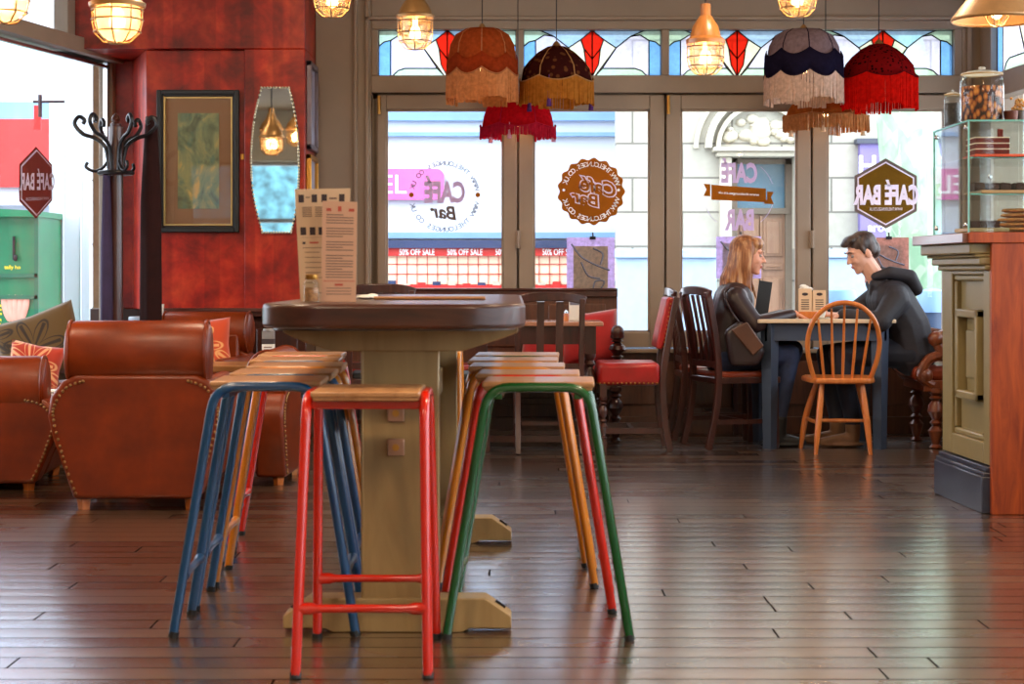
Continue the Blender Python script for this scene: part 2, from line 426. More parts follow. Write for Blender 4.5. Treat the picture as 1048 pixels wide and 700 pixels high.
# --- left glazed wall line
def LX(y): return -2.72 - .205 * (YW - y)
LD = Vector((-.205, -1, 0)).normalized()
def redmat():
    m, nt, b = _nt('mottled red wallpaper')
    v = coords(nt)
    n = noise(nt, v, 3.2, 6, .62, .3); n2 = noise(nt, v, 15, 4, .6, .6)
    c = ramp(nt, n, [(.34, srgb(112, 16, 6)), (.5, srgb(168, 32, 11)), (.66, srgb(206, 66, 26))])
    wv = nt.nodes.new('ShaderNodeTexVoronoi'); wv.inputs['Scale'].default_value = 9; wv.feature = 'SMOOTH_F1'
    nt.links.new(coords(nt, (1.4, 1.4, .9)), wv.inputs['Vector'])
    mx = nt.nodes.new('ShaderNodeMixRGB'); mx.blend_type = 'MULTIPLY'; mx.inputs[0].default_value = .55
    nt.links.new(c, mx.inputs[1]); nt.links.new(ramp(nt, wv.outputs['Distance'], [(.2, (.62, .55, .5, 1)), (.5, (1, 1, 1, 1))]), mx.inputs[2])
    m2 = nt.nodes.new('ShaderNodeMixRGB'); m2.blend_type = 'MULTIPLY'; m2.inputs[0].default_value = .5
    nt.links.new(mx.outputs[0], m2.inputs[1]); nt.links.new(ramp(nt, n2, [(.35, (.55, .5, .5, 1)), (.6, (1, 1, 1, 1))]), m2.inputs[2])
    m5 = nt.nodes.new('ShaderNodeMixRGB'); m5.blend_type = 'MULTIPLY'; m5.inputs[0].default_value = 1
    nt.links.new(m2.outputs[0], m5.inputs[1]); nt.links.new(ramp(nt, noise(nt, coords(nt, (6, 6, .05)), 1.3, 1), [(.45, (1, 1, 1, 1)), (.5, (.72, .6, .6, 1))]), m5.inputs[2])
    nt.links.new(m5.outputs[0], b.inputs['Base Color']); b.inputs['Roughness'].default_value = .38
    b.inputs['Specular IOR Level'].default_value = .4
    bump(nt, b, n2, .1, .004); return m
red = redmat()
x250, x312, x148 = X(250, 157), X(312, 157), X(148, 157)
zs = 2.565                                     # soffit
CEIL = 3.5
mb = MB()
# pier body with chamfered left return (plan polygon), inset panel 5cm behind pilaster
mb.prism([(x148, YR + .05), (x250, YR + .05), (x250, YR), (x312, YR), (x312, YW + .3), (X(136, KW), YW + .3), (X(136, KW), YW)], .86, zs, 'z')
# bulkhead above
mb.prism([(LX(YR) + .0, YR), (x312, YR), (x312, YW + .3), (LX(YW), YW + .3), (LX(YW) , YW)], zs, CEIL, 'z')
# recess back
mb.box((-2.76, YW, .86), (X(136, KW) + .02, YW + .3, zs))
struct(mb.build('wall_red', red, bevel=.006))
mb = MB()
mb.box((-2.9, YW, 0), (x312, YW + .3, .86)); mb.box((x148, YR + .08, 0), (x312, YW + .2, .86))
for i in range(3):
    a = x148 + .06 + i * .33; mb.box((a, YR + .06, .16), (a + .27, YR + .09, .74))
struct(mb.build('wall_wainscot', 'darkwood', bevel=.006))
mb = MB(); mb.box((x148 - .02, YR + .0, .82), (x312 + .02, YR + .12, .85)); mb.box((x148 - .02, YR - .02, .85), (x312 + .02, YR + .12, .875))
struct(mb.build('trim_1', 'darkwood_x', bevel=.004))

# --- window wall
tap = [M['taupe'], M['midwood'], M['darkwood_x']]
gx = [X(p, KW) for p in (387, 528, 536, 677, 685, 826, 834, 977)]
zt0, zt1 = Z(77, KW), Z(30, KW)               # transom lights
zg1, zg0 = Z(112, KW), Z(340, KW)             # door glass
XR = X(1003, KW)
mb = MB()
mb.box((x312, YW, 0), (X(380, KW), YW + .3, CEIL))
mb.box((X(380, KW), YW, zt1), (XR + .3, YW + .3, CEIL))
mb.box((X(985, KW), YW, 0), (XR + .3, YW + .3, CEIL))
mb.box((X(380, KW), YW, Z(95, KW)), (X(985, KW), YW + .15, zt0))
for a, b in ((380, 387), (528, 536), (677, 685), (826, 834), (977, 985)):
    mb.box((X(a, KW), YW, zt0), (X(b, KW), YW + .15, zt1))
for a in (381, 385, 530, 681, 831, 985): mb.box((X(a - 3.5, KW), YW + .07, Z(357, KW)), (X(a + 3.5, KW), YW + .14, Z(94, KW)))
mb.box((X(380, KW), YW + .07, Z(101, KW)), (X(985, KW), YW + .14, Z(94, KW)))
struct(mb.build('wall_window_side', 'taupe', bevel=.006))
mb = MB()   # mouldings standing off the taupe wall
for px in (362, 374): mb.box((X(px, KW), YW - .03, 0), (X(px + 4, KW), YW + .01, CEIL))
mb.box((X(374, KW), YW - .03, Z(21, KW)), (X(995, KW), YW + .01, Z(17, KW)))
mb.box((X(989, KW), YW - .03, 0), (X(994, KW), YW + .01, Z(17, KW)))
struct(mb.build('trim_2', 'taupe', bevel=.006))
mb = MB(); mb.box((X(380, KW), YW + .0, 0), (X(985, KW), YW + .14, Z(357, KW)))
for i in range(5):
    a = X(392 + i * 119, KW); mb.box((a, YW - .015, .2), (a + .68, YW + .01, .5))
mb.box((X(380, KW), YW - .03, 0), (X(985, KW), YW, .12))
struct(mb.build('wall_under_windows', 'midwood', bevel=.006))
mb = MB(); mb.box((X(380, KW), YW - .07, Z(361, KW)), (X(985, KW), YW + .14, Z(357, KW)))
struct(mb.build('trim_3', 'taupe', bevel=.006))
leaf_edges = (385, 530, 681, 831, 985); glass_px = ((395, 515), (546, 665), (697, 816), (847, 967))
for i in range(4):
    a, b = leaf_edges[i] + 1, leaf_edges[i + 1] - 1; g0, g1 = glass_px[i]
    r = bpy.data.objects.new('window_%d' % (i + 1), None); COL.objects.link(r); struct(r)
    mb = MB(); zt, zb = Z(97, KW), Z(356, KW)
    mb.box((X(a, KW), YW + .01, zb), (X(g0, KW), YW + .08, zt)); mb.box((X(g1, KW), YW + .01, zb), (X(b, KW), YW + .08, zt))
    mb.box((X(g0, KW), YW + .01, zg1), (X(g1, KW), YW + .08, zt)); mb.box((X(g0, KW), YW + .01, zb), (X(g1, KW), YW + .08, zg0))
    mb.build('window_frame', 'taupe', r, bevel=.006)
    mb = MB(); e = .025   # inner bead
    for (p, q) in (((X(g0, KW), zg0), (X(g0, KW) + .012, zg1)), ((X(g1, KW) - .012, zg0), (X(g1, KW), zg1)), ((X(g0, KW), zg1 - .012), (X(g1, KW), zg1)), ((X(g0, KW), zg0), (X(g1, KW), zg0 + .012))):
        mb.box((p[0], YW + .02, p[1]), (q[0], YW + .05, q[1]))
    mb.build('glazing_bead', 'taupe', r)
    mb = MB(); mb.box((X(g0, KW), YW + .045, zg0), (X(g1, KW), YW + .05, zg1)); mb.build('pane', 'glass', r)
    if i in (1, 3):
        mb = MB(); hx = X(a + 1, KW); mb.box((hx - .03, YW - .012, Z(254, KW)), (hx + .005, YW + .012, Z(236, KW)))
        mb.cyl((hx - .012, YW - .02, Z(254, KW)), (hx - .012, YW - .02, Z(236, KW)), .009, n=8); mb.build('hinge', 'taupe', r, bevel=.002)
    mb = MB(); hx = X(a + 2, KW); mb.cyl((hx, YW - .012, Z(117, KW)), (hx, YW - .012, Z(98, KW)), .012, n=10); mb.build('hinge', 'brass', r)

# --- stained transoms
SG = {'r': stained('red stained glass', srgb(244, 40, 22)), 'c': stained('cream stained glass', srgb(246, 240, 212)), 'b': stained('pale blue stained glass', srgb(190, 222, 250)),
      'l': stained('lavender stained glass', srgb(232, 228, 248)), 'g': stained('green stained glass', srgb(208, 236, 208)), 'B': stained('blue stained glass', srgb(128, 188, 246))}
M['lead'] = plain('window lead', srgb(46, 44, 46), .5, .3)
SK = 'rcblgB'
HALF = [('r', [(.5, 0), (.583, .2), (.56, .4), (.5, .62)]), ('r', [(.5, .62), (.56, .4), (.545, .75), (.5, 1)]),
        ('c', [(.583, .2), (.674, .38), (.52, 1), (.5, 1), (.545, .75), (.56, .4)]),
        ('b', [(.5, 0), (.882, 0), (.78, .13), (.674, .38), (.583, .2)]),
        ('l', [(.674, .38), (.78, .13), (.85, .1), (.913, .22), (.913, 1), (.9, 1), (.86, .88), (.81, .83), (.574, .83)]),
        ('g', [(.574, .83), (.81, .83), (.86, .88), (.9, 1), (.52, 1)]),
        ('g', [(.882, 0), (1, 0), (1, .35), (.96, .25), (.913, .22), (.85, .1), (.78, .13)]),
        ('B', [(.913, .22), (.96, .25), (1, .35), (1, 1), (.913, 1)])]
def stained_light(name, O, ux, w, h, kind=True):
    r = bpy.data.objects.new(name, None); COL.objects.link(r); struct(r)
    O, ux = Vector(O), Vector(ux).normalized(); dn = Vector((0, 0, -1)); nrm = ux.cross(Vector((0, 0, 1)))
    g = MB(); l = MB()
    P = lambda u, v: O + ux * (u * w) + dn * (v * h)
    for mir in (0, 1):
        for c, pts in HALF:
            q = [((1 - u) if mir else u, v) for u, v in pts]
            g.mat(SK.index(c)).poly([P(*p) for p in q])
            for i in range(len(q)):
                l.bar(P(*q[i]), P(*q[(i + 1) % len(q)]), .008, .008, up=nrm)
    g.build('leaded_pane', [SG[c] for c in SK], r, smooth=0); l.build('lead_lines', 'lead', r)
for i in range(4):
    a, b = gx[2 * i], gx[2 * i + 1]
    stained_light('window_%d' % (5 + i), (a, YW + .06, zt1), (1, 0, 0), b - a, zt1 - zt0)

# --- right side wall (behind the counter) with transom light + window
def RX(y): return XR + .056 * (YW - y)
RD = Vector((.056, -1, 0)).normalized()
def rbox(mb, t0, t1, z0, z1, d0=0., d1=.2):
    n = Vector((1, .056, 0)).normalized(); o = Vector((XR, YW, 0))
    p = [o + RD * t0 + n * d0, o + RD * t1 + n * d0, o + RD * t1 + n * d1, o + RD * t0 + n * d1]
    mb.prism([(q.x, q.y) for q in p], z0, z1, 'z')
def lbox(mb, t0, t1, z0, z1, d0=0., d1=.2):
    n = Vector((-1, .205, 0)).normalized(); o = Vector((-2.72, YW, 0))
    p = [o + LD * t0 + n * d0, o + LD * t1 + n * d0, o + LD * t1 + n * d1, o + LD * t0 + n * d1]
    mb.prism([(q.x, q.y) for q in p], z0, z1, 'z')
mb = MB()
rbox(mb, 0, .22, 0, CEIL); rbox(mb, .22, 16, 2.95, CEIL); rbox(mb, .22, 16, 2.28, 2.44, 0, .12); rbox(mb, .22, 16, 0, .9)
for i in range(9): rbox(mb, 1.5 + i * 1.6, 1.72 + i * 1.6, .9, 2.95)
struct(mb.build('wall_right', 'taupe', bevel=.006))
for i, t in enumerate((.22, 1.72)):
    o = Vector((XR, YW, 2.95)) + RD * t + Vector((.05, 0, 0))
    stained_light('window_%d' % (9 + i), o, RD, 1.28 if i == 0 else 1.38, .51)
mb = MB(); rbox(mb, .22, 16, .9, 2.28, .05, .055); struct(mb.build('window_11', 'glass'))

# --- left glazed wall
bt0, bt1 = 2.54, 2.64
mb = MB()
lbox(mb, 0, .06, .0, bt0, 0, .1); lbox(mb, 0, .75, bt0, CEIL, -.0, .1)
lbox(mb, 0, 15.8, bt0, bt1, -.06, .12); lbox(mb, 0, 15.8, 3.2, CEIL, 0, .12)
lbox(mb, 0, 15.8, 0, .55, 0, .14); lbox(mb, 4.6, 15.8, .55, 3.2, 0, .14)  # unseen far stretch closed solid to cut the blue daylight
for t in (3.4,): lbox(mb, t, t + .14, .55, 3.2, -.02, .12)
struct(mb.build('wall_left', 'taupe', bevel=.006))
mb = MB(); lbox(mb, 0, 15.8, .55, .6, -.12, .14); struct(mb.build('trim_4', 'taupe', bevel=.005))
mb = MB(); lbox(mb, .06, 4.6, .6, bt0, .05, .056); lbox(mb, .75, 4.6, bt1, 3.2, .05, .056); struct(mb.build('window_12', 'glass'))
mb = MB(); lbox(mb, .06, .1, .6, bt0 , .02, .05); lbox(mb, .06, 15.8, bt0 - .04, bt0 - .02, .02, .05); struct(mb.build('trim_5', 'chrome'))
# --- rear wall with a window, ceiling
mb = MB()
mb.box((-7, -3.3, 0), (-4.9, -3, CEIL)); mb.box((-3.0, -3.3, 0), (5.2, -3, CEIL))
mb.box((-4.9, -3.3, 0), (-3.0, -3, 1.0)); mb.box((-4.9, -3.3, 2.75), (-3.0, -3, CEIL))
struct(mb.build('wall_rear', plain('cream wall', srgb(206, 196, 172), .7, var=.04)))
mb = MB()
for x in (-4.9, -3.98, -3.06): mb.box((x, -3.2, 1.0), (x + .06, -3.1, 2.75))
for z in (1.0, 1.85, 2.69): mb.box((-4.9, -3.2, z), (-3.0, -3.1, z + .06))
struct(mb.build('window_13', 'taupe'))
mb = MB(); mb.box((-7, -3.3, CEIL), (5.2, YW + .3, CEIL + .1)); struct(mb.build('ceiling', plain('ceiling paint', srgb(176, 150, 118), .8, var=.04)))

# ================================================================== STREET
M['stone'] = brick('ashlar stone', srgb(176, 170, 156), srgb(164, 160, 148), srgb(112, 108, 100), 1.1, .38, .012)
M['stoneplain'] = plain('smooth stone', srgb(184, 176, 158), .8, var=.05, sc=3)
M['whitewall'] = plain('white render', srgb(200, 206, 216), .7, var=.02, sc=2)
M['pinksign'] = plain('pink sign', srgb(206, 96, 160), .4, var=.1, sc=2)
M['navyband'] = plain('navy fascia', srgb(36, 52, 90), .4, var=.2, sc=2)
M['blueband'] = plain('pale blue fascia', srgb(116, 152, 196), .4, var=.1, sc=2)
M['redband'] = plain('red fascia', srgb(196, 34, 30), .4, var=.06, sc=2)
M['peach'] = plain('peach display', srgb(248, 222, 190), .6, var=.05, sc=6)
M['txtwhite'] = plain('white lettering', srgb(250, 250, 250), .5, var=.0)
M['asphalt'] = plain('paving', srgb(150, 150, 152), .8, var=.1, sc=2)
M['green'] = plain('green hoarding', srgb(12, 112, 72), .4, var=.12, sc=3)
M['greend'] = plain('dark green', srgb(18, 92, 66), .4, var=.1)
M['yellow'] = plain('yellow print', srgb(232, 208, 40), .5)
M['door'] = wood('street door', srgb(136, 96, 70), srgb(158, 116, 86), 'z', rough=.5)
M['bluegl'] = plain('blue transom glass', srgb(76, 118, 140), .15, var=.1, sc=2)
M['purple'] = plain('purple sign', srgb(118, 104, 166), .5, var=.08, sc=2)
M['trimdark'] = plain('dark sign trim', srgb(60, 64, 78), .6)
mb = MB(); mb.box((-40, YW + .3, -.25), (40, 60, -.12)); mb.box((-40, -20, -.25), (-6.2, YW + .3, -.12)); struct(mb.build('street_ground', 'asphalt'))
K1, K2 = 77.0, 92.5
def bb(mb, x0, y0, x1, y1, k, d=-.05, d1=None):
    """box whose face spans pixels x0..x1, y0..y1 at scale k; d = projection toward camera (neg) / recess"""
    yy = F / k; mb.box((X(x0, k), yy + d, Z(y1, k)), (X(x1, k), yy + (.3 if d1 is None else d1), Z(y0, k)))
# white shop
sh = thing('shop_building', 'white rendered shop across the street with red sale fascia and pink sign', 'building', (X(500, K1), F / K1, -.12))
L = Matrix.Translation(-Vector(sh.location))
def mbL(root=None, T=None):
    m = MB(); m.T = Matrix.Translation(-Vector(root.location)) if root is not None else None; return m
mb = mbL(sh); bb(mb, 330, -260, 640, 262, K1, 0, 3); bb(mb, 330, 262, 640, 384, K1, .4, 3)
mb.build('wall', 'whitewall', sh)
mb = mbL(sh); bb(mb, 330, 112, 640, 124, K1, -.1); bb(mb, 330, 136, 640, 140, K1, -.12, 0); mb.build('cornice', 'blueband', sh)
mb = mbL(sh)
pts = [(X(300, K1), Z(243 - 38, K1)), (X(300, K1), Z(173, K1))] + [(X(447, K1) + .1 * math.cos(a), Z(181, K1) + .1 * math.sin(a)) for a in [PI / 2 - i * PI / 8 for i in range(5)]] + [(X(447, K1) + .1 * math.cos(a), Z(197, K1) + .1 * math.sin(a)) for a in [-i * PI / 8 for i in range(5)]]
mb.prism(pts, F / K1 - .12, F / K1, 'y'); mb.build('sign_board', 'pinksign', sh)
mb = mbL(sh); mb.text('EL', (X(404, K1), F / K1 - .13, Z(189, K1)), (1, 0, 0), (0, 0, 1), height=19 / K1); mb.build('lettering', 'txtwhite', sh)
mb = mbL(sh); bb(mb, 330, 238, 640, 244, K1, -.1, .4); mb.build('ledge', 'blueband', sh)
mb = mbL(sh); bb(mb, 330, 246, 640, 254, K1, -.14, .4); mb.build('canopy_band', 'navyband', sh)
mb = mbL(sh); bb(mb, 330, 254, 640, 262, K1, -.08, .4); mb.build('sale_fascia', 'redband', sh)
mb = mbL(sh)
for i, px in enumerate((372, 427, 476, 525, 573)): mb.text('50% OFF SALE', (X(px, K1), F / K1 - .09, Z(258, K1)), (1, 0, 0), (0, 0, 1), width=36 / K1, height=6.5 / K1, bold=.01)
mb.build('lettering', 'txtwhite', sh)
mb = mbL(sh); bb(mb, 330, 262, 640, 300, K1, .0, .4); mb.build('window_display', 'peach', sh)
mb = mbL(sh)
for i in range(30): bb(mb, 333 + i * 10.4, 262, 333.7 + i * 10.4, 300, K1, -.02, .01)
for yy in (270, 280, 291): bb(mb, 330, yy, 640, yy + .8, K1, -.02, .01)
mb.build('display_grid', 'redband', sh)
mb = mbL(sh); bb(mb, 330, 292, 640, 300, K1, -.1, .0)
for i in range(20):
    bb(mb.mat(i % 3), 336 + i * 15.3, 287 + (i * 7 % 4), 344 + i * 15.3, 295, K1, -.09, -.02)
mb.build('display_stand', ['redband', 'navyband', 'stoneplain'], sh)

# stone building with doorway
st = thing('stone_building', 'pale ashlar stone building with carved arch over a panelled wooden door', 'building', (X(800, K2), F / K2, -.12))
mb = mbL(st)
bb(mb, 631, -340, 745, 390, K2, 0, .3); bb(mb, 745, -340, 815, 160, K2, 0, 3); bb(mb, 815, -340, 1120, 390, K2, 0, 3); bb(mb, 745, 160, 815, 390, K2, .5, 3)
mb.build('wall', 'stone', st)
mb = mbL(st)
bb(mb, 728, 152, 824, 156, K2, -.25, 0); bb(mb, 732, 156, 820, 161, K2, -.18, 0); bb(mb, 736, 161, 748, 255, K2, -.1, .1); bb(mb, 812, 161, 826, 255, K2, -.1, .1)
mb.build('string_course', 'stoneplain', st, bevel=.01)
mb = mbL(st); cx, cz = X(778, K2), Z(152, K2)
for rr, w, d in ((.62, .07, -.16), (.5, .05, -.1), (.74, .05, -.06)):
    pa = arc((cx, cz), rr, 0, PI, 20); pb = arc((cx, cz), rr - w, PI, 0, 20); 
    for i in range(20):
        q = [pa[i], pa[i + 1], pb[20 - i - 1], pb[20 - i]]; mb.prism(q, F / K2 + d, F / K2 + .02, 'y')
rr2 = random.Random(3)
for i in range(26):
    a = rr2.uniform(.15, PI - .15); r_ = rr2.uniform(.05, .4); s_ = rr2.uniform(.03, .07)
    mb.ell((cx + r_ * math.cos(a), F / K2, cz + .04 + r_ * .8 * math.sin(a)), (s_ * 1.3, .06, s_), 10, 6)
mb.ell((cx, F / K2, cz + .2), (.12, .08, .14), 12, 8)
mb.build('carved_arch', 'stoneplain', st)
yd = F / K2 + .3
mb = mbL(st); mb.box((X(746, K2), yd, -.12), (X(758, K2), yd + .2, Z(161, K2))); mb.box((X(746, K2), yd, Z(166, K2)), (X(815, K2), yd + .2, Z(161, K2))); mb.box((X(755, K2), yd - .02, Z(218, K2)), (X(812, K2), yd + .2, Z(212, K2)))
mb.box((X(808, K2), yd, -.12), (X(815, K2), yd + .2, Z(161, K2))); mb.build('door_surround', 'taupe_dark', st)
mb = mbL(st); mb.box((X(757, K2), yd + .08, Z(212, K2)), (X(809, K2), yd + .1, Z(166, K2))); mb.build('transom_pane', 'bluegl', st)
mb = mbL(st); mb.box((X(757, K2), yd + .05, -.12), (X(809, K2), yd + .12, Z(218, K2)))
for (a, b) in ((761, 781), (785, 805)):
    for (c, d) in ((223, 262), (270, 276), (284, 330)):
        mb.box((X(a, K2), yd + .02, Z(d, K2)), (X(b, K2), yd + .06, Z(c, K2))); mb.box((X(a + 3, K2), yd - .0, Z(d - 2.5, K2)), (X(b - 3, K2), yd + .06, Z(c + 2.5, K2)))
mb.box((X(781.5, K2), yd + .0, -.1), (X(784.5, K2), yd + .06, Z(220, K2))); mb.build('door', 'door', st, bevel=.008)
mb = mbL(st); bb(mb, 878, 148, 985, 255, K2, -.14, 0); mb.build('sign_board', 'purple', st)
mb = mbL(st); bb(mb, 874, 143, 990, 148, K2, -.2, 0); mb.build('sign_trim', 'trimdark', st)  # dark slate strip along the top of the purple sign
mb = mbL(st)
for ch, px in (('H', 885), ('I', 905), ('G', 955)): mb.text(ch, (X(px, K2), F / K2 - .15, Z(170, K2)), (1, 0, 0), (0, 0, 1), height=20 / K2, bold=.02)
mb.text('around t.', (X(908, K2), F / K2 - .15, Z(233, K2)), (1, 0, 0), (0, 0, 1), height=9 / K2, bold=.02)
mb.build('lettering', 'txtwhite', st)

mb = mbL(st); bb(mb, 628, 255, 735, 264, K2, -.12, 0); bb(mb, 630, 264, 733, 390, K2, -.06, 0); bb(mb, 826, 255, 1120, 264, K2, -.12, 0); bb(mb, 830, 264, 1120, 390, K2, -.06, 0)
mb.build('tinted_plinth', plain('pale blue plinth', srgb(156, 178, 204), .6, var=.06), st, bevel=.01)  # bluish stone base, tint also put in to blue the floor's reflection
# tree
M['bark'] = None
def barkm():
    m, nt, b = _nt('plane tree bark'); v = coords(nt, (1, 1, .6))
    vo = nt.nodes.new('ShaderNodeTexVoronoi'); vo.inputs['Scale'].default_value = 9; nt.links.new(v, vo.inputs['Vector'])
    n = noise(nt, v, 5, 5)
    mx = nt.nodes.new('ShaderNodeMixRGB'); mx.inputs[0].default_value = .6
    nt.links.new(ramp(nt, vo.outputs['Color'], [(.3, srgb(112, 146, 116)), (.6, srgb(176, 186, 164))]), mx.inputs[1])
    nt.links.new(ramp(nt, n, [(.4, srgb(108, 142, 112)), (.65, srgb(176, 188, 168))]), mx.inputs[2])
    nt.links.new(mx.outputs[0], b.inputs['Base Color']); b.inputs['Roughness'].default_value = .8; return m
M['bark'] = barkm()
KT = 108.0
tr = thing('street_tree', 'pale green mottled tree trunk leaning beside the purple sign outside', 'tree', (X(950, KT), F / KT, -.12))
mb = mbL(tr); path = bez([W(960, 420, KT), W(948, 300, KT), W(936, 200, KT), W(925, 112, KT), W(916, 20, KT), W(900, -120, KT)], 6)
mb.tube(path, [.36 - .16 * i / (len(path) - 1) for i in range(len(path))], 20); mb.build('trunk', 'bark', tr)
M['leaf'] = plain('green leaves', srgb(150, 200, 140), .7, var=.3, sc=6)
mb = mbL(tr); q = W(965, 290, KT)
for i in range(900):
    p = Vector((q.x + rr2.gauss(.12, .2), q.y + rr2.gauss(.1, .25), rr2.uniform(-.1, 1.6) if i % 4 else rr2.uniform(4.5, 5.6))); a = rr2.uniform(0, 6.28)
    d = Vector((math.cos(a), math.sin(a) * .5, rr2.uniform(-.6, .6))).normalized() * .05; e = Vector((-d.z, .02, d.x)).normalized() * .025
    mb.poly([p - d, p + e, p + d, p - e])
mb.build('leaves', 'leaf', tr, smooth=0)
# bins / bollards outside
M['bin'] = plain('blue grey bin', srgb(44, 64, 92), .5, var=.1)
KB = 125.0
for px, w, lab, zt in ((858, .15, 'blue grey round litter bin outside between the seated pair', 297), (954, .12, 'blue grey round litter bin outside beyond the counter', 298)):
    b_ = thing('litter_bin', lab, 'bin', (X(px, KB), F / KB, -.12), group=None)
    h = Z(zt, KB) + .12
    mb = MB(); mb.lathe([(w, 0), (w, h * .82), (w * .98, h * .84)], n=20); mb.build('bin_body', 'bin', b_)
    mb = MB(); mb.lathe([(w * 1.08, h * .84), (w * 1.08, h * .92), (w * .9, h), (w * .3, h * 1.02)], n=20); mb.build('bin_lid', 'blueband', b_)

# left-hand street: white building with red fascia, column, brick piece, green kiosk
KL = 84.0
lb = thing('department_store', 'white panelled building with pale blue and red fascia bands seen past the side window', 'building', (X(-40, KL), F / KL, -.12))
mb = mbL(lb); bb(mb, -700, -260, 118, 105, KL, 0, 3); bb(mb, -700, 210, 118, 400, KL, .3, 3)
for i in range(8): bb(mb, -340 + i * 46, -200, -338.6 + i * 46, 105, KL, -.03, 0)
mb.build('wall', 'whitewall', lb)
mb = mbL(lb); bb(mb, -700, 105, 118, 123, KL, -.1, 1); mb.build('blue_band', 'blueband', lb)
mb = mbL(lb); bb(mb, -700, 123, 118, 192, KL, -.16, 1); mb.build('red_fascia', 'redband', lb)
mb = mbL(lb); bb(mb, -700, 192, 118, 210, KL, -.05, 1); mb.build('ledge', 'whitewall', lb)
KC = 112.0
cl = thing('white_column', 'broad white painted column outside the side window', 'column', (X(71, KC), F / KC, -.12))
mb = mbL(cl); bb(mb, 50, -160, 92, 390, KC, 0, .4); bb(mb, 64, -160, 66, 390, KC, -.02, 0); bb(mb, 82, -160, 84, 390, KC, -.02, 0); mb.build('shaft', 'whitewall', cl, bevel=.01)
mb = mbL(cl); bb(mb, 44, -190, 98, -150, KC, -.08, .5); mb.build('capital', 'whitewall', cl)
KX = 100.0
bp = thing('brick_building', 'narrow strip of pink brick building with blue paint below', 'building', (X(90, KX), F / KX, -.12))
mb = mbL(bp); bb(mb, 73, -100, 118, 100, KX, 0, 1); mb.build('brick_wall', brick('pink brick', srgb(176, 100, 84), srgb(160, 84, 72), srgb(180, 150, 138), .2, .07, .008), bp)
mb = mbL(bp); bb(mb, 73, 100, 118, 400, KX, -.02, 1); mb.build('blue_base', 'navyband', bp)
# little flag bracket on the column
fl = thing('hanging_sign', 'small red and white sign hanging from a bracket on the white column', 'sign', (X(60, 118), F / 118, Z(104, 118)))
mb = mbL(fl); mb.tube([W(66, 104, 118), W(34, 104, 118)], .012, 8); mb.tube([W(41, 97, 118), W(41, 120, 118)], .018, 8); mb.build('bracket', 'iron', fl)
mb = mbL(fl); yy = F / 118; mb.box((X(35, 118), yy - .01, Z(133, 118)), (X(42, 118), yy + .01, Z(108, 118))); mb.build('panel', 'redband', fl)
KG = 118.0
gk = thing('market_kiosk', 'green market kiosk with tulip picture and yellow lettering outside', 'kiosk', (X(-30, KG), F / KG, -.12))
yy = F / KG
mb = mbL(gk); mb.box((X(-260, KG), yy, -.12), (X(38, KG), yy + 1.6, Z(216, KG))); mb.build('body', 'green', gk, bevel=.01)
mb = mbL(gk); mb.prism([(X(-264, KG), Z(200, KG)), (X(40, KG), Z(216, KG)), (X(40, KG), Z(222, KG)), (X(-264, KG), Z(222, KG))], yy - .08, yy + 1.7, 'y'); mb.build('roof', 'green', gk)
mb = mbL(gk)
for z in (280, 302): mb.box((X(-260, KG), yy - .03, Z(z + 4, KG)), (X(39, KG), yy, Z(z, KG)))
mb.box((X(36, KG), yy - .03, -.12), (X(40, KG), yy, Z(222, KG))); mb.build('rail', 'greend', gk)
mb = mbL(gk); mb.box((X(14, KG), yy - .04, Z(266, KG)), (X(16, KG), yy - .01, Z(242, KG))); mb.ell((X(17, KG), yy - .04, Z(264, KG)), (.02, .02, .03)); mb.build('handle', 'iron', gk)
mb = mbL(gk); c = (X(16, KG), yy - .012, Z(318, KG))
for a in (-.5, -.25, 0, .25, .5): mb.ell((c[0] + a * .16, c[1], c[2] + .02), (.035, .01, .12), 10, 8, R3=Matrix.Rotation(a * .5, 3, 'Y'))
mb.build('tulip_picture', plain('tulip pink', srgb(232, 160, 140), .5), gk)
mb = mbL(gk); mb.text('E', (X(-1, KG), yy - .01, Z(317, KG)), (1, 0, 0), (0, 0, 1), height=.09, bold=.03); mb.text('S', (X(-1, KG), yy - .01, Z(331, KG)), (1, 0, 0), (0, 0, 1), height=.09, bold=.03)
mb.text('tally ho', (X(13, KG), yy - .01, Z(274, KG)), (1, 0, 0), (0, 0, 1), width=.14, bold=.02); mb.build('lettering', 'yellow', gk)
# stone jamb just outside the side window
mb = MB(); mb.box((X(84, KW), YW + .32, -.12), (X(119, KW) - .03, YW + .9, 3.0))
for z in (.4, .85, 1.3, 1.75, 2.2): mb.box((X(83.4, KW), YW + .31, z), (X(119, KW) - .03, YW + .5, z + .012))
o = mb.build('stone_jamb', plain('brown stone', srgb(150, 128, 98), .8, var=.15)); tag(o, 'brown stone jamb of the shopfront just beyond the side window', 'pillar')

rb = thing('rear_building', 'pale blue terrace beyond the rear window, reflected in the mirror', 'building', (-6, -14, -.12))
mb = MB(); mb.box((-9, -2, 0), (9, 0, 5)); mb.build('wall', plain('ivy and pale blue paint', srgb(70, 110, 120), .8, var=.9, sc=4), rb)
mb = MB(); mb.prism([(-9.3, 5), (9.3, 5), (9, 6.2), (-9, 6.2)], -2, .2, 'y'); mb.build('roof', 'stoneplain', rb)
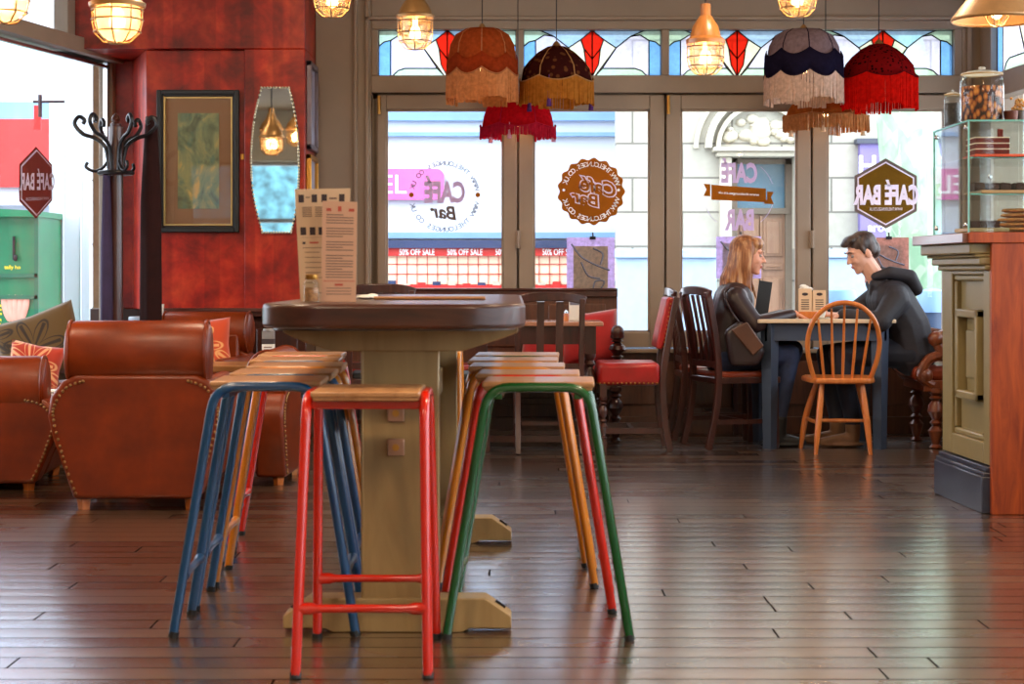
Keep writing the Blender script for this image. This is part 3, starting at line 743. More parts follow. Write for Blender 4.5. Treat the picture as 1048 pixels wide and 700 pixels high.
# ================================================================== WINDOW STICKERS
M['gold'] = plain('gold foil', srgb(150, 86, 20), .28, .85, var=.15, sc=5)
M['goldd'] = plain('dark gold foil', srgb(112, 78, 16), .25, .85, var=.3, sc=3)
M['lilac'] = plain('lilac lettering', srgb(196, 172, 216), .6, var=.02)
M['grey'] = plain('grey lettering', srgb(112, 114, 132), .6)
M['brownprint'] = plain('brown lettering', srgb(90, 72, 66), .5)
M['palelilac'] = plain('pale lilac lettering', srgb(228, 216, 238), .5, var=.03)
M['redbrown'] = plain('red brown foil', srgb(126, 48, 34), .35, .2)
UX = Vector((-1, 0, 0)); UZ = Vector((0, 0, 1)); KD = 149.3; YD = F / KD
def arctext(mb, body, c, r, h, a_mid, span, ux=UX, uz=UZ, flip=False):
    n = len(body)
    for i, ch in enumerate(body):
        if ch == ' ': continue
        a = a_mid + (span * (.5 - (i + .5) / n)) * (-1 if flip else 1)
        d = ux * math.cos(a) + uz * math.sin(a); t = ux * math.sin(a) - uz * math.cos(a)
        if flip: d2, t2 = -d, -t
        else: d2, t2 = d, t
        mb.text(ch, Vector(c) + d * r, t2, d2, size=h / .68, bold=.015)
def script(mb, body, c, w, h, tilt=.0, bold=.03):
    ca, sa = math.cos(tilt), math.sin(tilt)
    ux = UX * ca + UZ * sa; uz = (UZ * ca - UX * sa) + ux * .28
    mb.text(body, c, ux, uz, width=w, height=h, bold=bold)
c = Vector((X(455, KD), YD, Z(201, KD)))
mb = MB(); mb.mat(0); arctext(mb, 'WWW.THELOUNGES.CO.UK', c, 34 / KD, 4.8 / KD, PI / 2, 2.75); arctext(mb, 'WWW.THELOUNGES.CO.UK', c, 34 / KD, 4.8 / KD, -PI / 2, 2.75, flip=True)
mb.mat(1).text('CAFÉ', (X(455, KD), YD, Z(194, KD)), UX, UZ, width=42 / KD, height=28 / KD, bold=.045)
mb.mat(2); script(mb, 'Bar', (X(453, KD), YD - .002, Z(217, KD)), 26 / KD, 14 / KD, .12)
mb.mat(3)
for px in (421, 489): mb.lathe([(0.001, -.001), (.017, -.001), (.017, .001), (.001, .001)], (X(px, KD), YD, Z(199.5, KD)), 10, axis='y')
tag(mb.build('window_sticker', ['grey', 'lilac', 'brownprint', 'gold'], smooth=0), 'round grey and lilac café bar lettering on the window nearest the mirror', 'window sticker')
c = Vector((X(605, KD), YD, Z(196, KD))); mb = MB()
pts = [(c.x + (33.5 + 1.3 * math.cos(17 * a)) / KD * math.cos(a), c.z + (33.5 + 1.3 * math.cos(17 * a)) / KD * math.sin(a)) for a in [2 * PI * i / 136 for i in range(136)]]
mb.mat(0).prism(pts, YD, YD + .002, 'y'); c.y = YD - .003
mb.mat(1); arctext(mb, 'WWW.THELOUNGES.CO.UK', c, 28 / KD, 4.6 / KD, PI / 2, 2.6); arctext(mb, 'WWW.THELOUNGES.CO.UK', c, 28 / KD, 4.6 / KD, -PI / 2, 2.6, flip=True)
for s in (-1, 1): mb.lathe([(.001, 0), (.01, 0), (.01, .002), (.001, .002)], (c.x + s * 28 / KD, YD - .004, c.z + .01), 10, axis='y')
mb.mat(2); script(mb, 'Café', (X(612, KD), YD - .004, Z(191, KD)), 40 / KD, 17 / KD, .22, .09); script(mb, 'Bar', (X(598, KD), YD - .004, Z(203, KD)), 31 / KD, 14 / KD, .22, .09)
mb.mat(3); script(mb, 'Café', (X(612, KD), YD - .007, Z(191, KD)), 37 / KD, 15 / KD, .22, .02); script(mb, 'Bar', (X(598, KD), YD - .007, Z(203, KD)), 28 / KD, 12 / KD, .22, .02)
tag(mb.build('window_sticker', ['gold', 'txtwhite', 'palelilac', 'gold'], smooth=0), 'round scalloped gold seal with white lettering stuck on the window', 'window sticker')
mb = MB()
mb.mat(0).text('CAFÉ', (X(756.5, KD), YD, Z(174.5, KD)), UX, UZ, width=37 / KD, height=26 / KD, bold=.045); mb.text('BAR', (X(756.5, KD), YD, Z(225, KD)), UX, UZ, width=30 / KD, height=22 / KD, bold=.045)
mb.mat(1); r_ = lambda a, b, d=0: (X(a, KD), YD + d, Z(b, KD))
mb.poly([r_(728, 189), r_(784, 193), r_(784, 207), r_(728, 204.5)]); mb.poly([r_(720, 188), r_(727, 188.5), r_(727, 201), r_(720, 200.5), r_(723, 194)]); mb.poly([r_(785, 196), r_(792, 196.5), r_(789, 202), r_(792, 209), r_(781, 208.5), r_(785, 204)])
mb.mat(2).text('www.thelounges.co.uk', r_(756, 198.5, -.003), Vector((-1, 0, .06)), UZ, width=42 / KD, height=3.4 / KD, bold=.01)
mb.mat(0)
for a0, a1 in ((.3, .9), (-.9, -.3), (PI + .35, PI + .9)):
    q = arc((X(756, KD), Z(199, KD)), 36 / KD, a0, a1, 8); mb.tube([(x, YD, z) for x, z in q], .0015, 4)
tag(mb.build('window_sticker', ['lilac', 'gold', 'txtwhite'], smooth=0), 'lilac café bar lettering with a gold ribbon on the window above the woman', 'window sticker')
def hexa(cx, cz, w, h, k): return [(cx, cz + h / 2), (cx + w / 2, cz + h * .25), (cx + w / 2, cz - h * .25), (cx, cz - h / 2), (cx - w / 2, cz - h * .25), (cx - w / 2, cz + h * .25)]
cx, cz = X(906.5, KD), Z(198, KD); mb = MB()
mb.mat(0).prism(hexa(cx, cz, 64 / KD, 72 / KD, KD), YD, YD + .002, 'y'); mb.mat(1).prism(hexa(cx, cz, 58 / KD, 65 / KD, KD), YD - .003, YD - .001, 'y'); mb.mat(2).prism(hexa(cx, cz, 55 / KD, 62 / KD, KD), YD - .005, YD - .003, 'y')
mb.mat(1).text('CAFÉ BAR', (cx, YD - .008, Z(197, KD)), UX, UZ, width=67 / KD, height=26 / KD, bold=.05)
mb.mat(1).text('WWW.THELOUNGES.CO.UK', (cx, YD - .008, Z(214, KD)), UX, UZ, width=34 / KD, height=3.2 / KD)
tag(mb.build('window_sticker', ['brownprint', 'palelilac', 'goldd', 'lilac'], smooth=0), 'dark gold hexagon café bar sticker on the window above the man', 'window sticker')
# left window sticker
def lpx(px, inset=.03):
    """distance t along the left wall where a pixel column meets it"""
    a = (px - 524) / F
    # -2.72-.205*s = a*(YW-s)
    s = (-2.72 - a * YW) / (.205 - a); return s
def lpt(px, py, off=-.01):
    s = lpx(px); y = YW - s; k = F / y; n = Vector((-1, .205, 0)).normalized()
    return Vector((a_ := (px - 524) / k, y, Z(py, k))) + n * off
A, B = lpt(18, 187), lpt(52, 187); ux = (A - B).normalized(); C_ = (A + B) / 2; w = (A - B).length; kk = F / C_.y; h = 74 / kk
def hx(s, o): return [C_ + ux * (x * w * s) + UZ * (z * h * s) - Vector((-1, .205, 0)).normalized() * o for x, z in ((0, .5), (.5, .25), (.5, -.25), (0, -.5), (-.5, -.25), (-.5, .25))]
mb = MB(); mb.mat(0).poly(hx(1, .0)); mb.mat(1).poly(hx(.92, .003)); mb.mat(2).poly(hx(.87, .006))
mb.mat(1).text('CAFÉ BAR', C_ + UZ * (.02) - Vector((-1, .205, 0)) * .01, ux, UZ, width=w * 1.05, height=22 / kk, bold=.03)
mb.text('WWW.THELOUNGES.CO.UK', C_ - UZ * .1 - Vector((-1, .205, 0)) * .01, ux, UZ, width=w * .7, height=.02)
tag(mb.build('window_sticker', ['redbrown', 'palelilac', 'redbrown'], smooth=0), 'red brown hexagon café bar sticker on the side window', 'window sticker')
# posters hung on clips
def poster(x0, y0, x1, y1, lab, m0, m1, k=150.0):
    yy = F / k; r = thing('window_poster', lab, 'poster', (X((x0 + x1) / 2, k), yy, Z(y1, k)))
    mb = mbL(r); mb.mat(0).box((X(x0, k), yy - .002, Z(y1, k)), (X(x1, k), yy + .002, Z(y0, k)))
    w_, h_ = x1 - x0, y1 - y0
    mb.mat(1).box((X(x0 + w_ * .14, k), yy - .004, Z(y1 - h_ * .05, k)), (X(x1 - w_ * .14, k), yy - .002, Z(y0 + h_ * .16, k)))
    mb.mat(2); P_ = lambda u, v: (X(x0 + w_ * u, k), yy - .006, Z(y0 + h_ * v, k))
    for pts in ([(.1, .12), (.3, .35), (.6, .5), (.9, .6)], [(.3, .45), (.45, .7), (.7, .75)], [(.55, .2), (.75, .3), (.7, .5)], [(.55, .95), (.6, .8), (.78, .8), (.72, .93)]): mb.tube(bez([P_(*p) for p in pts], 4), .006, 5)
    mb.build('sheet', [m0, m1, 'grey'], r, smooth=0)
    mb = mbL(r); cx = (x0 + x1) / 2 + 2; mb.box((X(cx - 3, k), yy - .012, Z(y0 + 2, k)), (X(cx + 3, k), yy + .01, Z(y0 - 1, k))); mb.tube([P_(.55, 0), (X(cx, k), yy, Z(y0 - 5, k))], .006, 6); mb.build('clip', 'iron', r)
M['postl'] = fabric_lamp('lilac poster', srgb(216, 200, 234), .6); M['postt'] = fabric_lamp('tan print', srgb(226, 204, 186), .6); M['postp'] = fabric_lamp('dusty pink poster', srgb(206, 160, 150), .5)
poster(580, 243, 629, 299, 'lilac poster with tan print clipped below the gold seal', 'postl', 'postt')
poster(733, 242, 779, 285, 'lilac poster hanging behind the woman with fair hair', 'postl', 'postl')
poster(885, 243, 930, 290, 'dusty pink poster hanging behind the man in the hooded jacket', 'postp', 'postp')
# ================================================================== HIGH TABLE
TX, TY0, TY1, TZ = -.352, F / 356, F / 240, 1.012
tb = thing('bar_table', 'long high bar table with dark rounded top on pale wooden plank pedestals', 'table', (TX, (TY0 + TY1) / 2, 0))
hl = (TY1 - TY0) / 2; hw = .392
def rrect(hx, hy, r, n=7):
    p = []
    for cx, cy, a in ((hx - r, hy - r, 0), (-hx + r, hy - r, PI / 2), (-hx + r, -hy + r, PI), (hx - r, -hy + r, 1.5 * PI)): p += arc((cx, cy), r, a, a + PI / 2, n)
    return p
mb = MB(); mb.prism(rrect(hw, hl, .2), TZ - .072, TZ, 'z'); mb.build('tabletop', 'tabletop', tb, bevel=.012, seg=3)
mb = MB(); mb.prism(rrect(hw - .03, hl - .03, .18), TZ - .078, TZ - .071, 'z'); mb.build('underside_band', 'darkwood', tb)
def ped(y, s):
    """plank pedestal at local y; s = direction of its outer face"""
    mb = MB(); mb.prism([(-.35, TZ - .076), (.37, TZ - .076), (.37, TZ - .092), (.33, TZ - .108), (.2, TZ - .15), (-.2, TZ - .15), (-.29, TZ - .12), (-.35, TZ - .092)], y - .06, y + .06, 'y'); mb.build('cross_bearer', 'palewood', tb, bevel=.004)
    mb = MB(); mb.box((-.107, y - .04, .1), (.127, y + .04, TZ - .08)); mb.box((-.112, y - .045, .1), (-.104, y - .03, TZ - .1)); mb.build('post', 'palewood', tb, bevel=.005)
    mb = MB(); mb.prism([(-.35, 0.012), (-.35, .05), (-.27, .105), (.27, .105), (.35, .05), (.35, .012), (.22, .012), (.2, .0), (-.2, 0), (-.22, .012)], y - .055, y + .055, 'y')
    f = mb.build('foot', 'palewood', tb, bevel=.004)
    for sx in (-1, 1): MB().bar((sx * .3, y, .0865), (sx * .33, y, .065), .014, .004, up=(0, 1, 0)).build('bolt_slot', 'iron', f)
yc = (TY0 + TY1) / 2
ped(F / 334 + .055 - yc, -1); ped(F / 251 + .05 - yc, 1)
mb = MB(); mb.box((-.05, F / 334 + .1 - yc, .62), (.07, F / 251 - yc, .72)); mb.build('stretcher', 'palewood', tb, bevel=.004)
M['pinkmetal'] = plain('copper pink plate', srgb(176, 134, 110), .35, .4)
for z in (Z(458, 334), Z(423, 334)):
    yy = F / 334 + .015 - yc; xx = X(405, 334) - TX
    mb = MB(); mb.box((xx - .026, yy - .012, z - .026), (xx + .026, yy, z + .026)); o = mb.build('socket_plate', 'pinkmetal', tb, bevel=.003)
    mb = MB(); mb.lathe([(.011, -.004), (.011, .0)], (xx, yy - .013, z), 12, axis='y'); mb.build('socket_knob', 'brass', o)

# ================================================================== STOOLS
SCOL = {'green': plain('green enamel', srgb(6, 78, 28), .25, coat=.4, var=.08), 'red': plain('red enamel', srgb(206, 30, 4), .25, coat=.4, var=.06),
        'yellow': plain('yellow enamel', srgb(206, 122, 8), .28, coat=.4, var=.08), 'blue': plain('blue enamel', srgb(2, 66, 112), .28, coat=.4, var=.08)}
for q in SCOL.values(): pass
def stool(x, y, rz, col, label, group):
    t = thing('bar_stool', label, 'stool', (x, y, 0), rz, group); m = SCOL[col]
    top, rt = .757, .0145
    for s in (-1, 1):
        yb, yt = .18 * s, .163 * s
        def P(u, z): return Vector((u, yb + (yt - yb) * z / top, z))
        path = [P(-.275, .01)]; crn = .07; hx_ = .152
        d = Vector((-.275, 0)) - Vector((-hx_, top)); d.normalize()
        a = Vector((-hx_, top)) + d * crn; b = Vector((-hx_ + crn, top))
        n = 6; pts = []
        for i in range(n + 1):
            tt = i / n; c_ = Vector((-hx_, top)); q = (1 - tt) ** 2 * a + 2 * tt * (1 - tt) * c_ + tt * tt * b; pts.append(q)
        path += [P(q.x, q.y) for q in pts] + [P(-q.x, q.y) for q in reversed(pts)] + [P(.275, .01)]
        mb = MB(); mb.tube(path, rt, 12); fr = mb.build('frame', m, t)
        for e in (-1, 1): MB().cyl((e * .2757, yb, 0), (e * .2715, yb, .018), .0162, .0158, 10).build('foot_cap', 'black', fr)
    for e in (-1, 1):
        u = .275 - (.275 - .152) * .185 / top; w = .171
        mb = MB(); mb.tube([(e * u, -w, .185), (e * u, -w + .03, .185), (e * u, -w + .05, .185), (e * u, w - .05, .185), (e * u, w - .03, .185), (e * u, w, .185)], [.017, .017, .0115, .0115, .017, .017], 10)
        mb.build('stretcher', m, t)
    for e in (-1, 1): MB().box((e * .12 - .012, -.163, top - .036), (e * .12 + .012, .163, top - .012)).build('seat_rail', m, t, bevel=.003)
    mb = MB(); mb.box((-.165, -.147, top - .012), (.165, .147, top + .013)); mb.box((-.17, -.152, top - .002), (.17, .152, top + .016))
    mb.build('seat', 'seatwood', t, bevel=.006, seg=3)
    return t
gl, gr = 'bar stools along the window-less side of the bar table', 'bar stools along the open side of the bar table'
gl = 'bar stools beside the armchair'; gr = 'bar stools on the open floor side'
lab = ['blue bar stool at the camera end of the row beside the armchair', 'second blue bar stool in the row beside the armchair', 'yellow bar stool between blue ones in the row beside the armchair',
       'third blue bar stool, just before the red one in the armchair row', 'red bar stool at the window end of the row beside the armchair']
for i, (k0, k1, cx, c) in enumerate(((338, 317, -.754, 'blue'), (313, 295, -.765, 'blue'), (290.6, 275, -.775, 'yellow'), (272, 257, -.83, 'blue'), (255, 243, -.86, 'red'))):
    stool(cx, (F / k0 + F / k1) / 2, R(1.5), c, lab[i], gl)
lab = ['green bar stool at the camera end of the row on the open floor', 'red bar stool behind the nearest green one', 'yellow bar stool in the middle of the row behind the red one',
       'yellow bar stool next to the far green one', 'green bar stool at the window end of the row on the open floor']
for i, (k0, cx, c) in enumerate(((341, .084, 'green'), (316, .056, 'red'), (292, .02, 'yellow'), (273, .008, 'yellow'), (256.5, .022, 'green'))):
    stool(cx, F / k0 + .18, R(-2), c, lab[i], gr)
stool(-.408, F / 357, R(90), 'red', 'red bar stool at the near end of the bar table', None)
stool(-.40, F / 229, R(90), 'yellow', 'yellow bar stool at the far end of the bar table', None)

# ================================================================== THINGS ON THE BAR TABLE
def menu_mat(name, c, ink, blocks):
    return plain(name, c, .7, var=.03)
M['paper'] = plain('menu paper', srgb(214, 182, 148), .75, var=.03, sc=5); M['paper2'] = plain('pink menu paper', srgb(214, 166, 136), .75, var=.03, sc=5)
M['ink'] = plain('grey ink', srgb(120, 96, 84), .8); M['inkd'] = plain('dark ink', srgb(60, 48, 50), .8); M['inkr'] = plain('red ink', srgb(190, 84, 66), .8)
km = 330.
def standing_menu(q, mat, lab, rows, yoff=0, photos=True):
    """q: four pixel corners tl,tr,br,bl"""
    base = W((q[2][0] + q[3][0]) / 2, 0, km); base.z = TZ
    r = thing('menu_card', lab, 'menu', (base.x, base.y + yoff, TZ)); mb = mbL(r)
    P = [W(a, b, km) for a, b in q]; 
    for p in P: p.y += yoff
    P[2].z = P[3].z = TZ + .001
    n = Vector((0, .003, 0)); i0 = [mb._v(p) for p in P] + [mb._v(p + n) for p in P]
    mb.mat(0)
    for f in ((0, 1, 2, 3), (7, 6, 5, 4), (0, 4, 5, 1), (1, 5, 6, 2), (2, 6, 7, 3), (3, 7, 4, 0)): mb._f([i0[j] for j in f])
    def Q(u, v, o=-.0015): a = P[0].lerp(P[1], u); b = P[3].lerp(P[2], u); c = a.lerp(b, v); c.y += o; return c
    def rect(u0, v0, u1, v1, mi): mb.mat(mi).poly([Q(u0, v0), Q(u1, v0), Q(u1, v1), Q(u0, v1)])
    for rw in rows: rect(*rw)
    mb.build('card', [mat, 'ink', 'inkd', 'inkr'], r, smooth=0); return r
rr3 = random.Random(5); rows = []
for u in (.06, .3, .48, .8): rows += [(u, .05, u + .1, .12, 2)]
rows += [(.62, .08, .76, .095, 1), (.19, .07, .27, .08, 1)]
for j in range(6): rows += [(.12, .16 + j * .016, .3, .167 + j * .016, 1), (.36, .16 + j * .016, .52, .167 + j * .016, 1)]
for u in (.07, .25, .42): rows += [(u, .34, u + .11, .41, 2)]
rows += [(.08, .43, .56, .432, 1), (.1, .47, .16, .49, 2), (.24, .47, .42, .485, 3), (.5, .47, .56, .49, 2), (.1, .52, .5, .526, 1)]
for j in range(9): rows += [(.14, .56 + j * .045, .14 + rr3.uniform(.2, .36), .566 + j * .045, 1)]
standing_menu([(300, 193), (357.5, 192), (352, 310), (306, 312)], M['paper'], 'tall cream menu card standing upright at the back of the bar table end', rows, .04)
rows = [(.12, .07, .26, .1, 3), (.45, .05, .55, .1, 3), (.76, .07, .92, .1, 3)]
for j in range(24):
    if j in (4, 9, 14): continue
    rows.append((.12, .13 + j * .027, .9 if j % 4 else .6, .139 + j * .027, 1))
rows += [(.06, .79, .96, .797, 3), (.38, .82, .62, .84, 3)] + [(.14, .86 + j * .03, .86, .867 + j * .03, 1) for j in range(3)]
standing_menu([(331, 206), (366.5, 207), (365, 313), (330, 313)], M['paper2'], 'narrow pinkish menu card standing in front of the cream menu', rows, -.03)
jar = thing('condiment_jar', 'small glass jar with metal lid standing before the menus', 'jar', (X(322, km), F / km - .09, TZ))
mb = MB(); mb.lathe([(.02, 0), (.023, .006), (.023, .058), (.018, .066), (.018, .07)], n=20); mb.build('glass', 'clear', jar)
mb = MB(); mb.lathe([(.019, .004), (.0205, .008), (.0205, .045), (.0, .045)], n=20, cap1=False); mb.build('sugar', plain('brown sugar', srgb(170, 120, 80), .9, sc=120, var=.4), jar)
mb = MB(); mb.lathe([(.02, .07), (.021, .072), (.021, .084), (.018, .086)], n=20); mb.build('lid', 'brass', jar)
x0, x1 = X(385, 300), X(497, 300)
mb = MB(); mb.box((0, 0, 0), (x1 - x0, .14, .007)); mb.cyl((0, 0, .006), (x1 - x0, 0, .006), .006, n=8)
o = mb.build('menu_board', 'seatwood', None, bevel=.002); o.location = (x0, F / 305, TZ); tag(o, 'thin wooden menu board lying flat on the bar table', 'menu board')
nk = thing('napkin', 'crumpled white napkin beside the flat menu board', 'napkin', (X(375, 300), F / 300, TZ))
mb = MB(); mb.ell((0, 0, .008), (.035, .04, .008), 12, 6); mb.ell((.02, .01, .012), (.02, .03, .008), 10, 6); mb.build('paper', 'white', nk)
MBk = MB(); MBk.box((-.02, -.004, 0), (.02, .004, .006)); o = MBk.build('pen', 'brass', None, bevel=.002); o.location = (X(515, 330), F / 330, TZ); o.rotation_euler.z = .5
bpy.data.objects.remove(o)

M['bronze'] = plain('aged bronze', srgb(150, 112, 66), .4, .6)
# ================================================================== CLUB ARMCHAIRS
def armchair(loc, rz, label, sc=1.0, rolltop=.88, group='chestnut leather club armchairs'):
    t = thing('club_armchair', label, 'armchair', loc, rz, group)
    # local: back faces -y, seat opens to +y
    rt = rolltop; body = [(-.29, .05), (-.34, .2), (-.385, .33), (-.41, .44), (-.395, .53), (-.34, .6), (-.28, .63), (.28, .63), (.34, .6), (.395, .53), (.41, .44), (.385, .33), (.34, .2), (.29, .05)]
    zsc = (rt - .02) / .86
    body = [(x, z * zsc) for x, z in body]
    mb = MB(); mb.prism(body, 0.0, .17, 'y'); mb.build('back_panel', 'leather', t, bevel=.02, seg=3)
    # arms: the scroll outline carried forward
    for s in (-1, 1):
        o = [(s * .24, .08), (s * .31, .08), (s * .345, .2), (s * .39, .33), (s * .41, .44), (s * .395, .53), (s * .34, .6), (s * .29, .605), (s * .25, .56), (s * .24, .45)]
        mb = MB(); mb.prism([(x, z * zsc) for x, z in o], .16, .82, 'y'); a = mb.build('arm', 'leather', t, bevel=.02, seg=3)
        mb = MB()
        for p in bez([(s * .285, .1, 0), (s * .33, .25, 0), (s * .375, .42, 0), (s * .355, .53, 0), (s * .3, .575, 0)], 4): mb.ell((p.x, .822, p.y * zsc), (.008, .005, .008), 8, 5)
        mb.build('nail_heads', 'bronze', a)
    # rolled pillow back
    n = 12; mb = MB(); hz = .155; cz = rt - hz
    ring = []
    prof = [(-.335, .8), (-.325, .93), (-.29, 1.0), (.29, 1.0), (.325, .93), (.335, .8)]
    mb.lathe([(.15 * s_, x) for x, s_ in prof], (0, 0, 0), 28, axis='x')
    for i, v in enumerate(mb.v):
        x, y, z = v; mb.v[i] = (x, y * .78 + .1, z * 1.03 + cz)
    r = mb.build('back_roll', 'leather', t, bevel=.01)
    for s in (-1, 1):
        mb = MB(); mb.tube([(s * .318, .1 + .116 * math.cos(a), cz + .152 * math.sin(a)) for a in [2 * PI * i / 28 for i in range(28)]], .008, 6, closed=True)
        mb.build('piping', 'leather', r)
    mb = MB(); mb.box((-.27, .15, .1), (.27, .78, .3 * zsc)); mb.box((-.27, .1, .3), (.27, .22, cz)); mb.build('seat_base', 'leather', t, bevel=.02)
    mb = MB(); mb.box((-.235, .2, .28 * zsc), (.235, .82, .43 * zsc)); mb.build('seat_cushion', 'leather', t, bevel=.05, seg=4)
    for s in (-1, 1):
        mb = MB()
        for p in bez([(s * .25, .6, 0), (s * .33, .57, 0), (s * .385, .49, 0), (s * .39, .42, 0), (s * .36, .3, 0), (s * .33, .2, 0), (s * .285, .08, 0)], 4): mb.ell((p.x * .97, -.005, p.y * zsc), (.0075, .007, .0075), 8, 5)
        mb.build('nail_heads', 'bronze', t)
    for sx in (-.25, .25):
        for y in (.05, .74):
            mb = MB(); mb.tube([(sx, y, 0), (sx, y, .07)], [.026, .036], 4); mb.build('leg', 'honey', t)
    t.scale = (sc, sc, sc); return t
armchair((X(139, 220), F / 220, 0), R(2), 'chestnut leather club armchair with its studded back to the bar stools', 1.0)
armchair((X(-24, 203), F / 203, 0), R(4), 'lower leather club armchair cut by the frame edge beside the patterned cushion', 1.0, .68)
armchair((X(301, 192), 9.66, 0), R(88), 'leather club armchair half hidden behind the blue bar stools', .95, .74)
armchair((X(222, 158), 11.5, 0), R(172), 'leather club armchair facing the room holding an orange leaf cushion', .86, 1.0)

def cushion(loc, w, h, th, mat, label, rot=(0, 0, 0), cat='cushion', group=None, bx=None):
    n = 14; mb = MB(); g = {}
    for side in (-1, 1):
        for i in range(n + 1):
            for j in range(n + 1):
                u, v = 2 * i / n - 1, 2 * j / n - 1
                e = max(0, (1 - u ** 4)) ** .5 * max(0, (1 - v ** 4)) ** .5
                pin = 1 - .09 * (1 - abs(u)) * abs(v) - .0; pin2 = 1 - .09 * (1 - abs(v)) * abs(u)
                if (i in (0, n) or j in (0, n)) and side == 1: g[(side, i, j)] = g[(-1, i, j)]; continue
                g[(side, i, j)] = mb._v((u * w / 2 * pin2, side * th / 2 * e, v * h / 2 * pin + h / 2))
    for side in (-1, 1):
        for i in range(n):
            for j in range(n): mb._f([g[(side, i, j)], g[(side, i + 1, j)], g[(side, i + 1, j + 1)], g[(side, i, j + 1)]])
    o = mb.build('cushion', mat, None, smooth=180); o.location = loc; o.rotation_euler = rot
    return tag(o, label, cat, group)
M['leafor'] = leafprint('orange leaf print', srgb(190, 66, 24), srgb(224, 160, 100))
M['leafrd'] = leafprint('red leaf print', srgb(176, 52, 28), srgb(222, 160, 112))
M['tapestry'] = leafprint('brown gold tapestry', srgb(92, 66, 26), srgb(48, 34, 20), 1.3)
M['redfab'] = plain('red velvet', srgb(176, 24, 24), .8, var=.12, sheen=.5)
M['beigefab'] = plain('beige cushion fabric', srgb(190, 160, 110), .9, var=.15, sc=5)
cushion((X(215, 165), 11.0, .50), .34, .33, .13, M['leafor'], 'orange leaf-print cushion in the armchair by the red wall', (R(-12), R(-4), 0))
# window bench with cushions along the side window
def benchpos(t, d): q = Vector((-2.72, YW, 0)) + LD * t + Vector((1, -.205, 0)).normalized() * d; return q
wb = thing('window_bench', 'dark leather bench running below the side window', 'bench', benchpos(1.93, .34), math.atan2(-LD.y, -LD.x) )
mb = MB(); mb.box((-.44, -.26, .1), (.44, .26, .36)); mb.build('base', 'darkwood', wb, bevel=.01)
mb = MB(); mb.box((-.46, -.28, .36), (.46, .28, .46)); mb.build('seat_pad', 'leather', wb, bevel=.03, seg=3)
mb = MB()
for sx in (-.38, .38):
    for sy in (-.2, .2): mb.box((sx - .04, sy - .04, 0), (sx + .04, sy + .04, .1))
mb.build('plinth', 'darkwood', wb)
ca = benchpos(2.0, .3); 
cushion((X(52, 172), F / 172, .47), .52, .42, .16, M['tapestry'], 'large brown and gold tapestry cushion leaning by the side window', (R(-10), R(-19), R(8)))
cushion((X(30, 186), F / 186, .45), .30, .27, .12, M['leafrd'], 'red leaf-print cushion in front of the tapestry cushion', (R(-10), R(10), R(4)))
np_ = thing('newspaper', 'folded white newspaper lying beside the red leaf cushion', 'newspaper', (X(46, 193), F / 193, .46), R(10))
mb = MB(); mb.box((-.13, -.1, 0), (.13, .1, .012)); mb.box((-.125, -.1, .012), (.128, .095, .022)); mb.build('sheets', 'white', np_, bevel=.003)

# low tables
lt = thing('low_table', 'low wooden coffee table between the leather armchairs', 'table', (X(242, 178.7), 10.35, 0))
mb = MB(); mb.box((-.25, -.25, .55), (.25, .25, .585)); mb.build('tabletop', wood('low table wood', srgb(120, 76, 36), srgb(176, 124, 70), 'x', rough=.35), lt, bevel=.005)
mb = MB(); mb.lathe([(.2, 0), (.19, .03), (.05, .06), (.04, .3), (.06, .5), (.14, .55)], n=16); mb.build('pedestal', 'darkwood', lt)
def cone_holder(loc, label):
    t = thing('condiment_holder', label, 'condiment holder', loc)
    mb = MB(); mb.box((-.03, -.025, 0), (.03, .025, .012)); mb.box((-.034, -.03, .012), (.034, .03, .02)); mb.build('base', 'white', t, bevel=.002)
    mb = MB(); mb.box((-.03, -.02, .02), (.03, .02, .1)); mb.build('menu_block', 'white', t, bevel=.002)
    mb = MB(); mb.mat(0)
    for j in range(4): mb.box((-.02, -.0215, .045 + .012 * j), (.02, -.0195, .05 + .012 * j))
    mb.build('printing', 'ink', t)
    mb = MB(); mb.box((-.031, -.021, .1), (.031, .021, .125)); mb.build('dark_band', 'inkd', t)
    mb = MB(); mb.box((-.03, -.02, .125), (.03, .02, .165)); mb.lathe([(.028, .165), (.026, .175)], n=12); mb.build('sauce_box', plain('grey tin', srgb(130, 126, 124), .5), t)
    t.scale = (1.15,) * 3; return t
cone_holder((X(277, 178), 10.3, .585), 'grey topped condiment holder with white card on the low coffee table')
sd = thing('side_table', 'small round pale side table in the corner by the coat stand', 'table', (X(150, 159.5), 11.58, 0))
mb = MB(); mb.lathe([(.105, .79), (.11, .8), (.11, .82), (.105, .825)], n=28); mb.build('tabletop', plain('grey top', srgb(150, 156, 166), .35), sd)
mb = MB(); mb.lathe([(.1, 0), (.09, .02), (.025, .05), (.022, .79)], n=14); mb.build('pedestal', 'iron', sd)
mb = MB(); mb.box((-.05, -.015, 0), (.05, .015, .045)); o = mb.build('wooden_card_block', 'seatwood', None, bevel=.003); o.location = (X(157, 160), 11.52, .825); tag(o, 'small wooden block of cards on the round side table', 'card block')
mb = MB(); mb.lathe([(.026, 0), (.034, .075), (.034, .08)], n=16); o = mb.build('paper_cup', 'white', None); o.location = (X(161, 160), 11.62, .825); tag(o, 'small white paper cup behind the wooden card block', 'cup')

